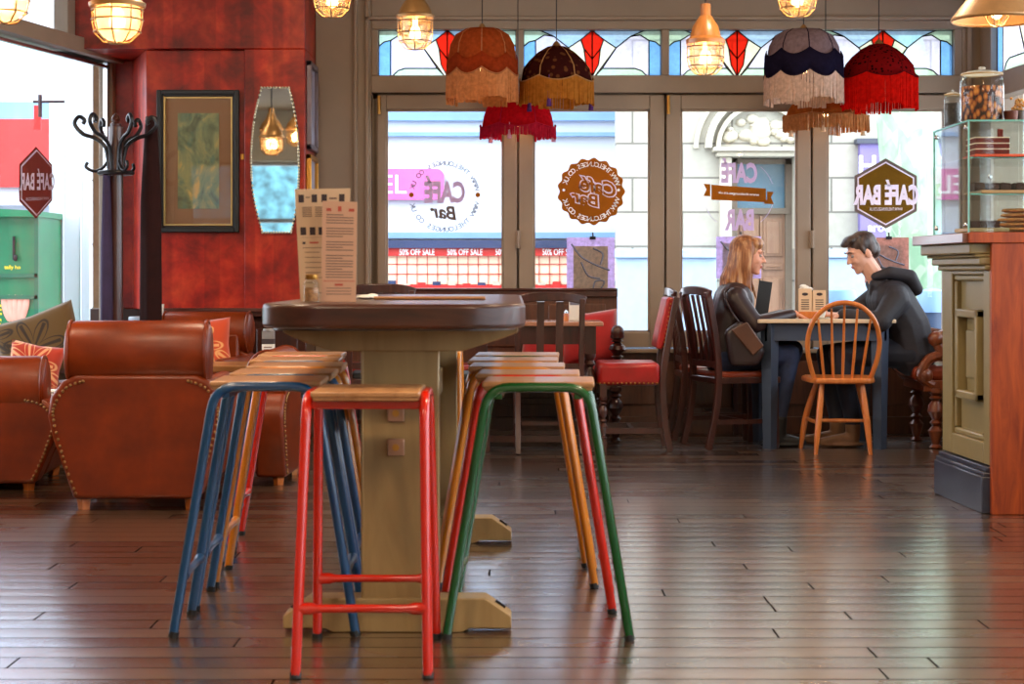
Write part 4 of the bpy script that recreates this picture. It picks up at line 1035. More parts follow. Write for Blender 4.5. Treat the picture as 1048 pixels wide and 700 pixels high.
# ================================================================== COAT STAND
KS = 166.0
cs = thing('coat_stand', 'dark bentwood coat stand with curled hooks by the side window', 'coat stand', (X(118.5, KS), F / KS, 0))
zt = Z(120, KS)
mb = MB(); mb.tube([(0, 0, .02), (0, 0, zt - .06)], .045, 18)
mb.lathe([(.03, zt - .06), (.034, zt - .04), (.02, zt - .03), (.028, zt - .015), (.022, zt + .005), (.004, zt + .025)], n=18, cap0=False); mb.build('pole', 'darkwood', cs)
z2 = Z(177, KS)
mb = MB(); mb.tube([(.1 * math.cos(a), .1 * math.sin(a), z2) for a in [2 * PI * i / 24 for i in range(24)]], .014, 8, closed=True); mb.build('ring', 'iron', cs)
for i in range(6):
    a = i * PI / 3 + .08; c, s = math.cos(a), math.sin(a)
    pr = [(.04, z2 + .0), (.05, z2 + .1), (.07, z2 + .17), (.13, z2 + .215), (.2, z2 + .24), (.25, z2 + .3), (.225, z2 + .345), (.19, z2 + .325), (.2, z2 + .3)]
    mb = MB(); mb.tube(bez([(r * c, r * s, z) for r, z in pr], 5), .0125, 8)
    pr = [(.05, z2 + .07), (.08, z2 + .03), (.13, z2 + .01), (.18, z2 + .035), (.17, z2 + .065)]
    if i % 2: mb.tube(bez([(r * c, r * s, z) for r, z in pr], 5), .010, 8)
    mb.build('hook', 'iron', cs)
for i in range(4):
    a = PI / 4 + i * PI / 2; mb = MB(); mb.tube(bez([(.045 * math.cos(a), .045 * math.sin(a), .42), (.14 * math.cos(a), .14 * math.sin(a), .2), (.25 * math.cos(a), .25 * math.sin(a), .02)], 6), .016, 8); mb.build('leg', 'darkwood', cs)
M['purplefab'] = plain('dark purple cloth', srgb(46, 30, 62), .8, var=.2); M['brownfab'] = plain('dark brown cloth', srgb(38, 14, 12), .9, var=.2, spec=.2)
def drape(x, w, z0, z1, mat, name, lab, cat, yo=0, n=20, seed=1):
    g = random.Random(seed); mb = MB(); ph = [g.uniform(0, 6) for _ in range(3)]
    rows = []
    for j in range(9):
        v = j / 8; row = []
        for i in range(n):
            a = 2 * PI * i / n; ww = w * (.55 + .45 * min(1, v * 2.5)); f = 1 + .16 * math.sin(5 * a + ph[0]) * v
            row.append(mb._v((ww / 2 * math.cos(a) * f, .05 * math.sin(a) * f, z1 + (z0 - z1) * v)))
        rows.append(row)
    for a, b in zip(rows, rows[1:]):
        for i in range(n): mb._f([a[i], a[(i + 1) % n], b[(i + 1) % n], b[i]])
    mb._f(rows[0]); mb._f(rows[-1][::-1])
    o = mb.build(name, mat, None, smooth=60); o.location = (x, F / KS + yo, 0); return tag(o, lab, cat)
drape(X(111, KS), .075, .5, Z(180, KS), 'purplefab', 'scarf', 'long dark purple scarf hanging from the coat stand', 'scarf', -.05, seed=2)
drape(X(151, KS), .13, Z(333, KS), Z(118, KS), 'brownfab', 'coat', 'dark brown coat hanging close beside the framed picture', 'coat', .12, seed=5)

# ================================================================== PICTURES AND MIRROR
KP = 158.0
pf = thing('framed_picture', 'large framed print with pinkish mount on the red wall', 'picture', (X(200, KP), YR + .05, Z(164, KP)))
w, h = 85 / KP, 147 / KP
mb = MB()
def frame(mb, w, h, t, y0, y1):
    mb.box((-w / 2, y0, -h / 2), (-w / 2 + t, y1, h / 2)); mb.box((w / 2 - t, y0, -h / 2), (w / 2, y1, h / 2)); mb.box((-w / 2 + t, y0, h / 2 - t), (w / 2 - t, y1, h / 2)); mb.box((-w / 2 + t, y0, -h / 2), (w / 2 - t, y1, -h / 2 + t))
frame(mb, w, h, .03, -.045, 0); frame(mb, w - .04, h - .04, .022, -.032, 0); mb.build('frame', 'black', pf, bevel=.006)
mb = MB(); frame(mb, w - .09, h - .09, .01, -.03, 0); mb.build('gilt_slip', plain('gilt', srgb(190, 160, 100), .35, .5), pf)
mb = MB(); mb.box((-w / 2 + .05, -.012, -h / 2 + .05), (w / 2 - .05, -.002, h / 2 - .05)); mb.build('mount', plain('pinkish mount', srgb(150, 98, 66), .7, var=.05), pf)
def paint():
    m, nt, b = _nt('dim green painting'); v = coords(nt, (1, 1, .7))
    n = noise(nt, v, 7, 5, .6, 1.2); n2 = noise(nt, v, 16, 3)
    c = ramp(nt, n, [(.3, srgb(76, 66, 44)), (.46, srgb(128, 124, 88)), (.56, srgb(160, 142, 92)), (.66, srgb(226, 164, 80))])
    mx = nt.nodes.new('ShaderNodeMixRGB'); nt.links.new(ramp(nt, n2, [(.55, (0, 0, 0, 1)), (.7, (.7, .7, .7, 1))]), mx.inputs[0]); mx.inputs[2].default_value = srgb(86, 110, 96)
    nt.links.new(c, mx.inputs[1]); nt.links.new(mx.outputs[0], b.inputs['Base Color']); b.inputs['Roughness'].default_value = .5; return m
mb = MB(); mb.box((-.135, -.016, -.31), (.135, -.012, .315)); mb.build('print', paint(), pf)
mb = MB(); mb.box((-w / 2 + .05, -.024, -h / 2 + .05), (w / 2 - .05, -.022, h / 2 - .05)); mb.build('glazing', 'clear', pf)
mr = thing('wall_mirror', 'tall barrel-shaped mirror with beaded edge on the red pilaster', 'mirror', (X(282, 157), YR, Z(164, 157)))
mp = bez([(x - 282, 164 - y, 0) for x, y in ((268, 90), (261, 120), (257.5, 155), (258.5, 190), (263, 215), (269, 238))], 6)
mq = bez([(x - 282, 164 - y, 0) for x, y in ((298, 238), (303, 215), (306, 180), (305, 140), (301, 110), (296, 90))], 6)
out = [(p.x / 157, p.y / 157) for p in mp] + [(p.x / 157, p.y / 157) for p in mq]
mb = MB(); mb.prism(out, -.02, -.004, 'y'); mm = plain('mirror silver', (.82, .84, .82, 1), .02, 1, var=0); mb.build('glass', mm, mr)
mb = MB(); mb.prism([(x * 1.05, z * 1.01) for x, z in out], -.008, 0, 'y'); mb.build('backing', 'black', mr)
mb = MB(); n = len(out)
for i in range(n):
    a, b = Vector(out[i]), Vector(out[(i + 1) % n]); m_ = max(1, int((b - a).length / .018))
    for j in range(m_): p = a.lerp(b, j / m_); mb.ell((p.x, -.02, p.y), (.008, .006, .009), 6, 4)
mb.build('beaded_edge', plain('mirror beads', srgb(206, 196, 170), .2, .5), mr)
for (y0, y1, za, zb, lab) in ((.08, .5, Z(155, 153), Z(66, 153), 'pale framed picture hung on the side of the red pier'), (.06, .52, Z(238, 153), Z(160, 153), 'gilt framed picture low on the side of the red pier')):
    p = thing('framed_picture', lab, 'picture', (x312, YR + (y0 + y1) / 2, (za + zb) / 2)); hh = (zb - za) / 2; hy = (y1 - y0) / 2
    mb = MB()
    for q in (((0, -hy, -hh), (.035, -hy + .035, hh)), ((0, hy - .035, -hh), (.035, hy, hh)), ((0, -hy, hh - .035), (.035, hy, hh)), ((0, -hy, -hh), (.035, hy, -hh + .035))): mb.box(*q)
    mb.build('frame', plain('silver frame', srgb(110, 100, 110), .35, .3) if 'pale' in lab else 'brass', p, bevel=.005)
    mb = MB(); mb.box((0.002, -hy + .03, -hh + .03), (.012, hy - .03, hh - .03)); mb.build('print', plain('pale print', srgb(150, 150, 170), .4), p)
sp = thing('light_switch', 'small brass switch plate on the red wall beside the picture', 'switch', (X(247, 157), YR + .05, Z(160, 157)))
mb = MB(); mb.box((-.012, -.008, -.018), (.012, 0, .018)); mb.build('plate', 'brass', sp, bevel=.002)

# ================================================================== CEIL_FILL
LIGHTS = []
def plight(loc, w, col=(1, .62, .3), r=.03):
    l = bpy.data.lights.new('lamp_light', 'POINT'); l.energy = w; l.color = col; l.shadow_soft_size = r
    o = bpy.data.objects.new('lamp_light', l); COL.objects.link(o); o.location = loc; return o
def bulkhead(px, zpx, k, label, cap, rad=.092, gh=.17, wpow=14, y=None, x=None, z=None):
    """zpx = pixel of the cage bottom"""
    x = X(px, k) if x is None else x; y = F / k if y is None else y; z = Z(zpx, k) if z is None else z
    t = thing('pendant_lamp', label, 'pendant lamp', (x, y, z), 0, 'caged bulkhead pendant lamps')
    bowl = [(.005, .01)] + [(rad * math.sin(a), .01 + .085 * (1 - math.cos(a))) for a in [PI / 2 * i / 7 for i in range(1, 8)]] + [(rad, gh)]
    mb = MB(); mb.lathe(bowl, n=24, cap1=False); mb.build('glass_bowl', 'lamp_glass' if 'milky' in label else 'lamp_clear', t)
    mb = MB(); r2 = rad + .01
    for a in range(8):
        c, s = math.cos(a * PI / 4), math.sin(a * PI / 4)
        mb.tube([(r2 * f * c, r2 * f * s, zz) for f, zz in ((1, gh), (1, .09), (.9, .045), (.55, .008), (.0, .0))], .0035, 5)
    for zz, f in ((.05, .92), (.1, 1.01), (gh * .85, 1.01)): mb.tube([(r2 * f * math.cos(a), r2 * f * math.sin(a), zz) for a in [2 * PI * i / 24 for i in range(24)]], .0035, 5, closed=True)
    mb.build('cage', 'wire', t)
    mb = MB()
    if cap == 'woodcap': mb.lathe([(rad + .018, gh - .01), (rad + .02, gh + .012), (rad * .95, gh + .03), (rad * .9, gh + .05), (rad * .78, gh + .09), (rad * .42, gh + .14), (.03, gh + .15), (.028, gh + .215), (.01, gh + .22)], n=24)
    else: mb.lathe([(rad + .02, gh - .012), (rad + .024, gh + .004), (rad + .008, gh + .014), (rad * .98, gh + .045), (rad * .82, gh + .07), (rad * .5, gh + .11), (rad * .4, gh + .15), (.03, gh + .165), (.028, gh + .215), (.01, gh + .22)], n=24)
    mb.build('cap', cap, t)
    mb = MB(); mb.tube([(0, 0, gh + .21), (0, 0, CEIL - z)], .005, 6); mb.build('cord', 'iron', t)
    mb = MB(); mb.ell((0, 0, .1), (.032, .032, .045), 14, 10); mb.cyl((0, 0, .13), (0, 0, gh + .01), .016, n=10); mb.build('bulb', 'bulb', t)
    plight((x, y, z + .1), wpow, r=.045); return t
M['wire'] = plain('cage wire', srgb(150, 120, 84), .35, .8)
M['woodcap'] = wood('turned wood cap', srgb(160, 96, 44), srgb(196, 130, 66), 'z')
bulkhead(425, 51, 172, 'caged pendant lamp hanging before the first stained glass pane', 'bronze', .092, .2)
bulkhead(722, 77, 182, 'caged pendant lamp with amber wooden cap, hanging by the red stained diamond', 'woodcap', .092, .185)
bulkhead(340, 18, 182, 'caged pendant lamp cut by the frame top over the taupe wall', 'bronze')
bulkhead(816, 18, 190, 'caged pendant lamp cut by the frame top over the navy fringed shade', 'bronze')
bulkhead(120, 45, 245, 'large milky caged pendant lamp before the red wall', 'bronze', .095, .165)
bulkhead(4, 25, 245, 'milky caged pendant lamp in the corner by the side window', 'bronze', .095, .165)
bulkhead(0, 0, 380, 'caged pendant lamp fully seen in the barrel-shaped mirror', 'bronze', .105, .19, x=-2.48, y=4.9, z=2.40)
bulkhead(0, 0, 380, "caged pendant lamp half cut by the barrel-shaped mirror's edge", 'bronze', .105, .19, x=-2.24, y=4.7, z=2.42)
# copper cone shade
kc = 232.
cc = thing('pendant_lamp', 'wide beige cone-shaped pendant shade hanging above the glass jars', 'pendant lamp', (X(1020, kc), F / kc, Z(21, kc)))
mb = MB(); mb.lathe([(.195, 0), (.195, .01), (.1, .13), (.045, .17), (.04, .2), (.01, .2)], n=36, cap0=False, cap1=True); mb.build('shade', plain('beige copper shade', srgb(196, 150, 100), .4, .3, var=.15), cc, solid=.004)
mb = MB(); mb.tube([(.196 * math.cos(a), .196 * math.sin(a), 0) for a in [2 * PI * i / 40 for i in range(40)]], .005, 6, closed=True); mb.build('rim', 'bronze', cc)
mb = MB(); mb.tube([(0, 0, .2), (0, 0, CEIL - Z(21, kc))], .005, 6); mb.build('cord', 'iron', cc)
mb = MB(); mb.ell((0, 0, .05), (.03, .03, .045)); mb.build('bulb', 'bulb', cc)
mb = MB()
for a in range(6):
    c, s = math.cos(a * PI / 3), math.sin(a * PI / 3); mb.tube([(.055 * c, .055 * s, .1), (.055 * c, .055 * s, .02), (.03 * c, .03 * s, -.02), (0, 0, -.03)], .003, 5)
mb.build('cage', 'wire', cc); plight((X(1020, kc), F / kc, Z(21, kc) + .02), 10)

# fringed shades
def fringed(px, k, ytop, ymid, yfr, ybot, wpx, n, label, m_top, m_band, m_fr, style='dome', tassels=None, seed=1, trim=None, yband=None):
    x, y = X(px, k), F / k; zt, zm, zf, zb = (Z(q, k) if q is not None else 0 for q in (ytop, ymid, yfr, ybot)); rad = wpx / k / 2
    t = thing('fringed_lampshade', label, 'pendant lamp', (x, y, zf), 0, 'Victorian fringed lampshades over the window tables')
    NP = n * 8
    def ring(mb, rr_, z_, sc=0., zs_=0.):
        out = []
        for i in range(NP):
            a = 2 * PI * i / NP; u = (i % 8) / 8; lobe = math.sin(PI * u)
            out.append(mb._v((rr_ * (1 + sc * lobe) * math.cos(a), rr_ * (1 + sc * lobe) * math.sin(a), z_ - zf - zs_ * lobe)))
        return out
    def skin(mb, rings):
        for a, b in zip(rings, rings[1:]):
            for i in range(NP): mb._f([a[i], a[(i + 1) % NP], b[(i + 1) % NP], b[i]])
    if style == 'dome': prof = [(.12, 1), (.5, .97), (.78, .84), (.93, .6), (.985, .3), (1.0, 0)]
    elif style == 'bell': prof = [(.06, 1), (.25, .96), (.5, .8), (.75, .55), (.93, .3), (.98, 0)]
    else: prof = [(.4, 1), (.7, .96), (.84, .75), (.92, .4), (.97, 0)]
    scal = (zt - zf) * .16; R0 = rad * .94
    mb = MB(); rg = [ring(mb, R0 * r, zf + (zt - zf) * h, .06 * (1 - h) , scal * (1 - h) ** 3) for r, h in prof]; skin(mb, rg); mb._f(rg[0])
    cv = mb.build('cover', m_top, t, smooth=50, solid=.004)
    if m_band:
        mb = MB(); f0 = (zm - zf) / (zt - zf)
        rr_ = [(1.02, f0), (1.035, f0 * .5), (1.03, 0)]
        rg = [ring(mb, R0 * r, zf + (zt - zf) * h, .06, scal) for r, h in rr_]; skin(mb, rg); mb.build('band', m_band, t, smooth=50, solid=.004)
    mb = MB()
    for j in range(n):     # ribs and scalloped piping
        i = j * 8; a = 2 * PI * i / NP
        mb.tube([(R0 * 1.01 * r * math.cos(a), R0 * 1.01 * r * math.sin(a), (zt - zf) * h) for r, h in prof], .004, 5)
    pts = []
    for i in range(NP):
        a = 2 * PI * i / NP; lobe = math.sin(PI * (i % 8) / 8); r = R0 * 1.04 * (1 + .06 * lobe); pts.append((r * math.cos(a), r * math.sin(a), -scal * lobe))
    mb.tube(pts, .005, 5, closed=True); mb.build('piping', trim or m_fr, t)
    g = random.Random(seed); mb = MB(); NS = 150; L0 = zf - zb
    for i in range(NS):
        a = 2 * PI * (i + g.uniform(-.2, .2)) / NS; u = (i * n / NS) % 1; lobe = math.sin(PI * u); r = R0 * 1.03 * (1 + .06 * lobe)
        top = -scal * lobe * .95; ln = L0 - scal * lobe * .2 - (0 if (int(i * n / NS) % 2) else L0 * .12) + g.uniform(-.004, .004); wd = .0052
        da = Vector((-math.sin(a), math.cos(a), 0)) * wd; c = Vector((r * math.cos(a), r * math.sin(a), 0)); c2 = c * (1 + g.uniform(-.02, .02))
        e = c.normalized() * .003
        for q in (e,):
            v = [c + da + Vector((0, 0, top)), c - da + Vector((0, 0, top)), c2 - da * .8 + Vector((0, 0, -ln)), c2 + da * .8 + Vector((0, 0, -ln))]
            I = [mb._v(p + e) for p in v] + [mb._v(p - e) for p in v]
            for f in ((0, 1, 2, 3), (7, 6, 5, 4), (0, 4, 5, 1), (1, 5, 6, 2), (2, 6, 7, 3), (3, 7, 4, 0)): mb._f([I[q_] for q_ in f])
    mb.build('fringe', m_fr, t, smooth=0)
    if tassels:
        for j in range(n):
            if j % 2: continue
            a = 2 * PI * j / n + .3; mb = MB(); p = Vector((R0 * 1.05 * math.cos(a), R0 * 1.05 * math.sin(a), 0))
            mb.tube([p, p + Vector((0, 0, -L0 * .55))], .003, 5); mb.ell(p + Vector((0, 0, -L0 * .6)), (.012, .012, .014), 8, 6)
            mb.tube([p + Vector((0, 0, -L0 * .62)), p + Vector((0, 0, -L0 * 1.1))], [.01, .017], 10); mb.build('tassel', tassels, t)
    mb = MB(); mb.tube([(0, 0, zt - zf - .01), (0, 0, CEIL - zf)], .0035, 5); mb.build('cord', 'iron', t)
    mb = MB(); mb.lathe([(.03, zt - zf), (.022, zt - zf + .015), (.008, zt - zf + .03)], n=12); mb.build('cap', 'bronze', t)
    mb = MB(); mb.ell((0, 0, .03), (.03, .03, .04), 12, 8); mb.build('bulb', 'bulb', t); plight((x, y, zf + .02), 3.2, r=.04)
    return t
A_ = fabric_lamp
fringed(493.5, 160, 29, 56, 72, 107, 73, 8, 'burnt orange fringed lampshade with peach fringe', A_('burnt orange silk', srgb(150, 66, 30), .35), A_('dark orange silk', srgb(150, 56, 26), .4), A_('peach fringe', srgb(206, 140, 88), .45), trim=A_('tan piping', srgb(170, 110, 70), .2))
fringed(569.5, 158, 47, None, 80, 109, 76, 6, 'dark paisley fringed lampshade with purple tassels', A_('maroon paisley', srgb(96, 56, 32), .2, (srgb(52, 20, 18), 26)), None, A_('gold fringe', srgb(176, 112, 44), .4), 'bell', A_('purple tassel', srgb(86, 52, 110), .2), 2, A_('gold piping', srgb(170, 124, 80), .2))
fringed(530, 151.5, 104, None, 128, 143, 78, 6, 'crimson lampshade with pale tassels hung lowest of the orange trio', A_('crimson silk', srgb(196, 24, 34), .45), None, A_('crimson fringe', srgb(190, 36, 60), .45), 'flare', A_('pink tassel', srgb(214, 160, 180), .4), 3)
fringed(822.5, 160, 30, 52, 74, 108, 79, 8, 'navy and mauve fringed lampshade with cream fringe', A_('mauve silk', srgb(124, 104, 108), .35), A_('navy velvet', srgb(24, 20, 36), .1), A_('cream fringe', srgb(206, 178, 160), .45), trim=A_('navy piping', srgb(34, 26, 40), .1), seed=4)
fringed(899.5, 158, 45, None, 76, 114, 77, 6, 'scarlet fringed lampshade with spotted red cover', A_('red spotted silk', srgb(28, 8, 10), .25, (srgb(112, 14, 16), 40)), None, A_('scarlet fringe', srgb(206, 26, 18), .5), 'bell', None, 5, A_('dark red piping', srgb(90, 16, 18), .2))
fringed(845, 151.5, 104, None, 118, 136, 86, 6, 'amber lampshade with beaded fringe hung below the navy one', A_('amber silk', srgb(170, 92, 40), .45), None, A_('amber beads', srgb(190, 130, 80), .45), 'flare', A_('cream beads', srgb(226, 200, 170), .4), 6)
# ================================================================== WINDOW-SIDE FURNITURE
def turned(mb, x, y, z0, z1, r=.03):
    h = z1 - z0
    mb.lathe([(r * .7, z0), (r * 1.0, z0 + .03 * h), (r * .55, z0 + .08 * h), (r * .9, z0 + .2 * h), (r * 1.15, z0 + .3 * h), (r * .5, z0 + .38 * h), (r * .95, z0 + .43 * h), (r * .5, z0 + .48 * h),
              (r * 1.25, z0 + .62 * h), (r * 1.1, z0 + .72 * h), (r * .5, z0 + .8 * h), (r * 1.0, z0 + .84 * h), (r * .6, z0 + .88 * h), (r * 1.05, z0 + .93 * h), (r * 1.05, z1)], (x, y, 0), 16)
def turned_thing(name, mat, par, *a, **k): mb = MB(); turned(mb, *a, **k); return mb.build(name, mat, par)

# settle under the windows
xs0, xs1 = -1.15, X(633, 152)
se = thing('settle', 'long dark wooden settle with turned arm post under the windows', 'settle', ((xs0 + xs1) / 2, YW - .42, 0)); w = (xs1 - xs0) / 2; zt = .995
mb = MB(); mb.prism([(-w, .25), (w, .25), (w, zt - .05), (w - .02, zt), (-w, zt)], .3, .345, 'y')
for i in range(4):
    a = -w + .07 + i * (2 * w - .1) / 4; mb.box((a, .285, .6), (a + (2 * w - .1) / 4 - .05, .3, zt - .1))
mb.build('back_panel', 'midwood', se, bevel=.008)
mb = MB(); mb.box((-w, .27, zt - .055), (w, .36, zt)); mb.box((-w, .255, zt - .012), (w, .365, zt + .006)); mb.build('top_rail', 'darkwood_x', se, bevel=.006)
mb = MB(); mb.box((-w, -.22, .4), (w - .02, .3, .45)); mb.box((-w, -.2, .34), (w - .03, -.17, .4)); mb.build('seat', 'darkwood_x', se, bevel=.006)
mb = MB(); mb.box((-w + .03, -.21, .45), (w - .08, .28, .5)); mb.build('seat_pad', 'redleather', se, bevel=.02)
mb = MB(); mb.box((w - .05, -.2, .7), (w, .3, .73)); mb.ell((w - .03, -.21, .715), (.045, .04, .05)); mb.build('armrest', 'darkwood', se, bevel=.008)
turned_thing('arm_post', 'darkwood', se, w - .03, -.2, .45, .7, r=.045)
for sx in (-w + .06, 0, w - .04):
    turned_thing('leg', 'darkwood', se, sx, -.18, 0, .36, r=.04)
    mb = MB(); mb.box((sx - .025, .26, 0), (sx + .025, .31, .36)); mb.build('leg', 'darkwood', se)
cushion((X(609, 158), YW - .32, .5), .40, .36, .14, M['redfab'], 'red velvet cushion with upturned corner at the end of the settle', (R(-14), R(-5), 0))
cushion((X(560, 158), YW - .28, .5), .34, .26, .12, M['redfab'], 'low red cushion behind the dark slatted chair', (R(-16), 0, 0))

# turned-leg table before the settle
k = 172.; wt = thing('cafe_table', 'dark turned-leg café table with pinkish top before the settle', 'table', (X(548, 163), 11.47, 0))
mb = MB(); mb.box((-.42, -.26, .772), (.42, .26, .8)); mb.build('tabletop', plain('pinkish top', srgb(176, 120, 92), .25, var=.1, coat=.4), wt, bevel=.006)
mb = MB(); mb.box((-.37, -.23, .66), (.37, -.21, .772)); mb.box((-.37, .21, .66), (.37, .23, .772)); mb.box((-.37, -.23, .66), (-.35, .23, .772)); mb.box((.35, -.23, .66), (.37, .23, .772)); mb.build('apron', 'darkwood', wt)
for sx in (-.34, .34):
    for sy in (-.2, .2):
        mb = MB(); turned(mb, sx, sy, .1, .62, .034); mb.box((sx - .035, sy - .035, .6), (sx + .035, sy + .035, .772)); mb.box((sx - .035, sy - .035, 0), (sx + .035, sy + .035, .11)); mb.build('leg', 'darkwood', wt)
for sy in (-.2, .2): MB().box((-.34, sy - .015, .05), (.34, sy + .015, .09)).build('stretcher', 'darkwood', wt)
cb = thing('card_holder', 'white card holder standing on the pinkish-topped table', 'card holder', (X(588, 161), 11.5, .8))
mb = MB(); mb.box((-.035, -.02, 0), (.035, .02, .015)); mb.box((-.035, -.004, .012), (.035, .004, .15)); mb.build('card', 'white', cb, bevel=.002)
mb = MB(); mb.box((-.03, -.0055, .1), (.03, -.004, .14)); mb.build('printing', 'grey', cb)
ssk = thing('salt_shaker', 'small shaker beside the white card holder', 'shaker', (X(579, 161), 11.42, .8))
mb = MB(); mb.lathe([(.016, 0), (.018, .01), (.013, .05)], n=12); mb.build('glass', 'honey', ssk); mb = MB(); mb.lathe([(.014, .05), (.012, .065), (.004, .07)], n=12); mb.build('cap', 'chrome', ssk)

def slat_chair(loc, rz, label, nslat=2, seatmat='tanleather', wood_='darkwood', h=.95, sw=.03, group='dark slat-backed chairs'):
    t = thing('dining_chair', label, 'chair', loc, rz, group)
    hw_ = .195
    for s in (-1, 1):
        mb = MB(); pts = bez([(s * hw_, -.27, 0), (s * hw_, -.215, .25), (s * hw_, -.2, .47), (s * hw_, -.22, .7), (s * hw_, -.275, h)], 4)
        mb.sweep(pts, .034, .04, up=(0, 1, 0))
        mb.build('leg', wood_, t, bevel=.004)
        mb = MB(); mb.bar((s * .19, .2, 0), (s * .195, .19, .44), .032, .032, up=(0, 1, 0)); mb.build('leg', wood_, t, bevel=.004)
        mb = MB(); mb.bar((s * .192, -.23, .17), (s * .192, .195, .17), .018, .028); mb.build('stretcher', wood_, t)
    mb = MB(); mb.bar((-.19, -.02, .17), (.19, -.02, .17), .018, .026); mb.build('stretcher', wood_, t)
    mb = MB(); 
    tp = bez([(-hw_ - .02, -.265, h - .015), (-.1, -.285, h + .008), (.1, -.285, h + .008), (hw_ + .02, -.265, h - .015)], 4)
    mb.sweep(tp, .03, .055)
    mb.build('top_rail', wood_, t, bevel=.006)
    mb = MB(); mb.bar((-hw_, -.205, .53), (hw_, -.205, .53), .022, .04); mb.build('back_rail', wood_, t)
    for i in range(nslat):
        x = (-1 + 2 * (i + .5) / nslat) * hw_ * (.8 if nslat > 2 else .6)
        pts = bez([(x, -.205, .53), (x, -.222, .7), (x, -.275, h - .02)], 4); mb = MB()
        mb.sweep(pts, sw * 1.5 if nslat < 3 else sw, .012, up=(0, 1, 0))
        mb.build('slat', wood_, t)
    mb = MB(); mb.prism([(-.2, -.22), (.2, -.22), (.225, .215), (-.225, .215)], .41, .45, 'z'); mb.build('seat_frame', wood_, t, bevel=.006)
    mb = MB(); mb.prism([(-.185, -.19), (.185, -.19), (.21, .205), (-.21, .205)], .44, .485, 'z'); mb.build('seat', seatmat, t, bevel=.018, seg=3)
    return t
slat_chair((X(561, 166), 11.25, 0), R(2), 'dark wooden chair with two wide back slats, drawn up to the pinkish-topped table', 2, 'black')
slat_chair((X(393, 162), F / 162 - .05, 0), R(0), 'dark wooden chair showing only its top rail behind the flat menu board', 3, 'black', h=1.0)
slat_chair((X(464, 165), 11.3, 0), R(-86), 'dark wooden chair seen from the side behind the far end of the bar table', 3, 'black', h=.86)
slat_chair((X(752, 160.5), F / 160.5 + .02, 0), R(-72), 'dark wooden chair with tan leather seat that the woman sits on', 4, h=.985)
slat_chair((X(727, 152.5), F / 152.5 - .02, 0), R(-88), 'empty dark wooden chair behind the one the woman sits on', 4, h=.97)

# red studded chair
rc = thing('upholstered_chair', 'dark wooden chair with studded red leather seat and back', 'chair', (X(645, 163), F / 163 , 0), R(90))
for s in (-1, 1):
    mb = MB(); pts = bez([(s * .2, -.235, 0), (s * .2, -.2, .2), (s * .2, -.19, .45), (s * .2, -.225, .7), (s * .2, -.275, .955)], 4)
    mb.sweep(pts, .036, .04, up=(0, 1, 0))
    mb.build('leg', 'darkwood', rc, bevel=.004)
    mb = MB(); mb.box((s * .2 - .02, .16, 0), (s * .2 + .02, .2, .08)); turned(mb, s * .2, .18, .08, .34, .024); mb.box((s * .2 - .02, .16, .34), (s * .2 + .02, .2, .42)); mb.build('leg', 'darkwood', rc)
    mb = MB(); mb.bar((s * .2, -.22, .13), (s * .2, .18, .13), .025, .035); mb.build('stretcher', 'darkwood', rc)
mb = MB(); mb.bar((-.2, .0, .13), (.2, .0, .13), .025, .03); mb.build('stretcher', 'darkwood', rc)
mb = MB(); mb.box((-.225, -.17, .41), (.225, .215, .55)); mb.build('seat', 'redleather', rc, bevel=.03, seg=4)
mb = MB()
for i in range(14):
    y = -.15 + i * .027
    for s in (-1, 1): mb.ell((s * .226, y, .425), (.004, .0065, .0065), 6, 4)
for i in range(16): mb.ell((-.2 + i * .0267, .216, .425), (.0065, .004, .0065), 6, 4)
mb.build('seat_studs', 'brass', rc)
mb = MB(); mb.prism([(-.185, .63), (-.225, .75), (-.265, .95), (-.215, .955), (-.17, .77), (-.145, .64)], -.2, .2, 'x')
bk = mb.build('backrest', 'redleather', rc, bevel=.015, seg=3)
mb = MB()
for i in range(12):
    v = i / 11; y = -.205 - .045 * v; z = .65 + .29 * v
    for s in (-1, 1): mb.ell((s * .201, y + .01, z), (.004, .006, .006), 6, 4)
mb.build('back_studs', 'brass', bk)

# pair's table
ct = thing('cafe_table', 'slate blue café table with cream top where the pair sit', 'table', (X(846, 164), 11.62, 0))
tw = 71 / 165
mb = MB(); mb.box((-tw, -.36, .79), (tw, .36, .815)); mb.build('tabletop', 'cream', ct, bevel=.005)
mb = MB(); a = tw - .05
for q in (((-a, -.31, .68), (a, -.29, .79)), ((-a, .29, .68), (a, .31, .79)), ((-a, -.31, .68), (-a + .02, .31, .79)), ((a - .02, -.31, .68), (a, .31, .79))): mb.box(*q)
mb.build('apron', 'slate', ct)
for sx in (-1, 1):
    for sy in (-1, 1):
        mb = MB(); x = sx * (a - .035); y = sy * .275; mb.tube([(x, y, 0), (x, y, .79)], [.042, .058], 4)
        o = mb.build('leg', 'slate', ct, smooth=0)
hb = thing('menu_holder', 'small wooden holder of cream cards between the seated pair', 'menu holder', (X(832, 162), 11.45, .815), R(-8))
mb = MB(); mb.box((-.085, -.05, 0), (.085, .05, .045)); mb.build('box', 'honey', hb, bevel=.004)
mb = MB(); mb.box((-.085, -.03, .045), (-.003, -.02, .19)); mb.box((.003, -.03, .045), (.085, -.02, .18)); mb.box((-.08, .0, .045), (.08, .012, .17)); mb.build('cards', 'paper', hb)
mb = MB()
for x in (-.045, .045):
    mb.ell((x, -.032, .155), (.02, .002, .01), 8, 5)
    for j in range(5): mb.box((x - .025, -.032, .06 + j * .014), (x + .025, -.0305, .065 + j * .014))
    mb.build('printing', 'inkd', hb); mb = MB()
mb = MB()
for i in range(7): mb.ell((-.04 + rr3.uniform(-.03, .03), .03 + rr3.uniform(-.015, .015), .18 + rr3.uniform(0, .03)), (.025, .02, .014), 8, 5)
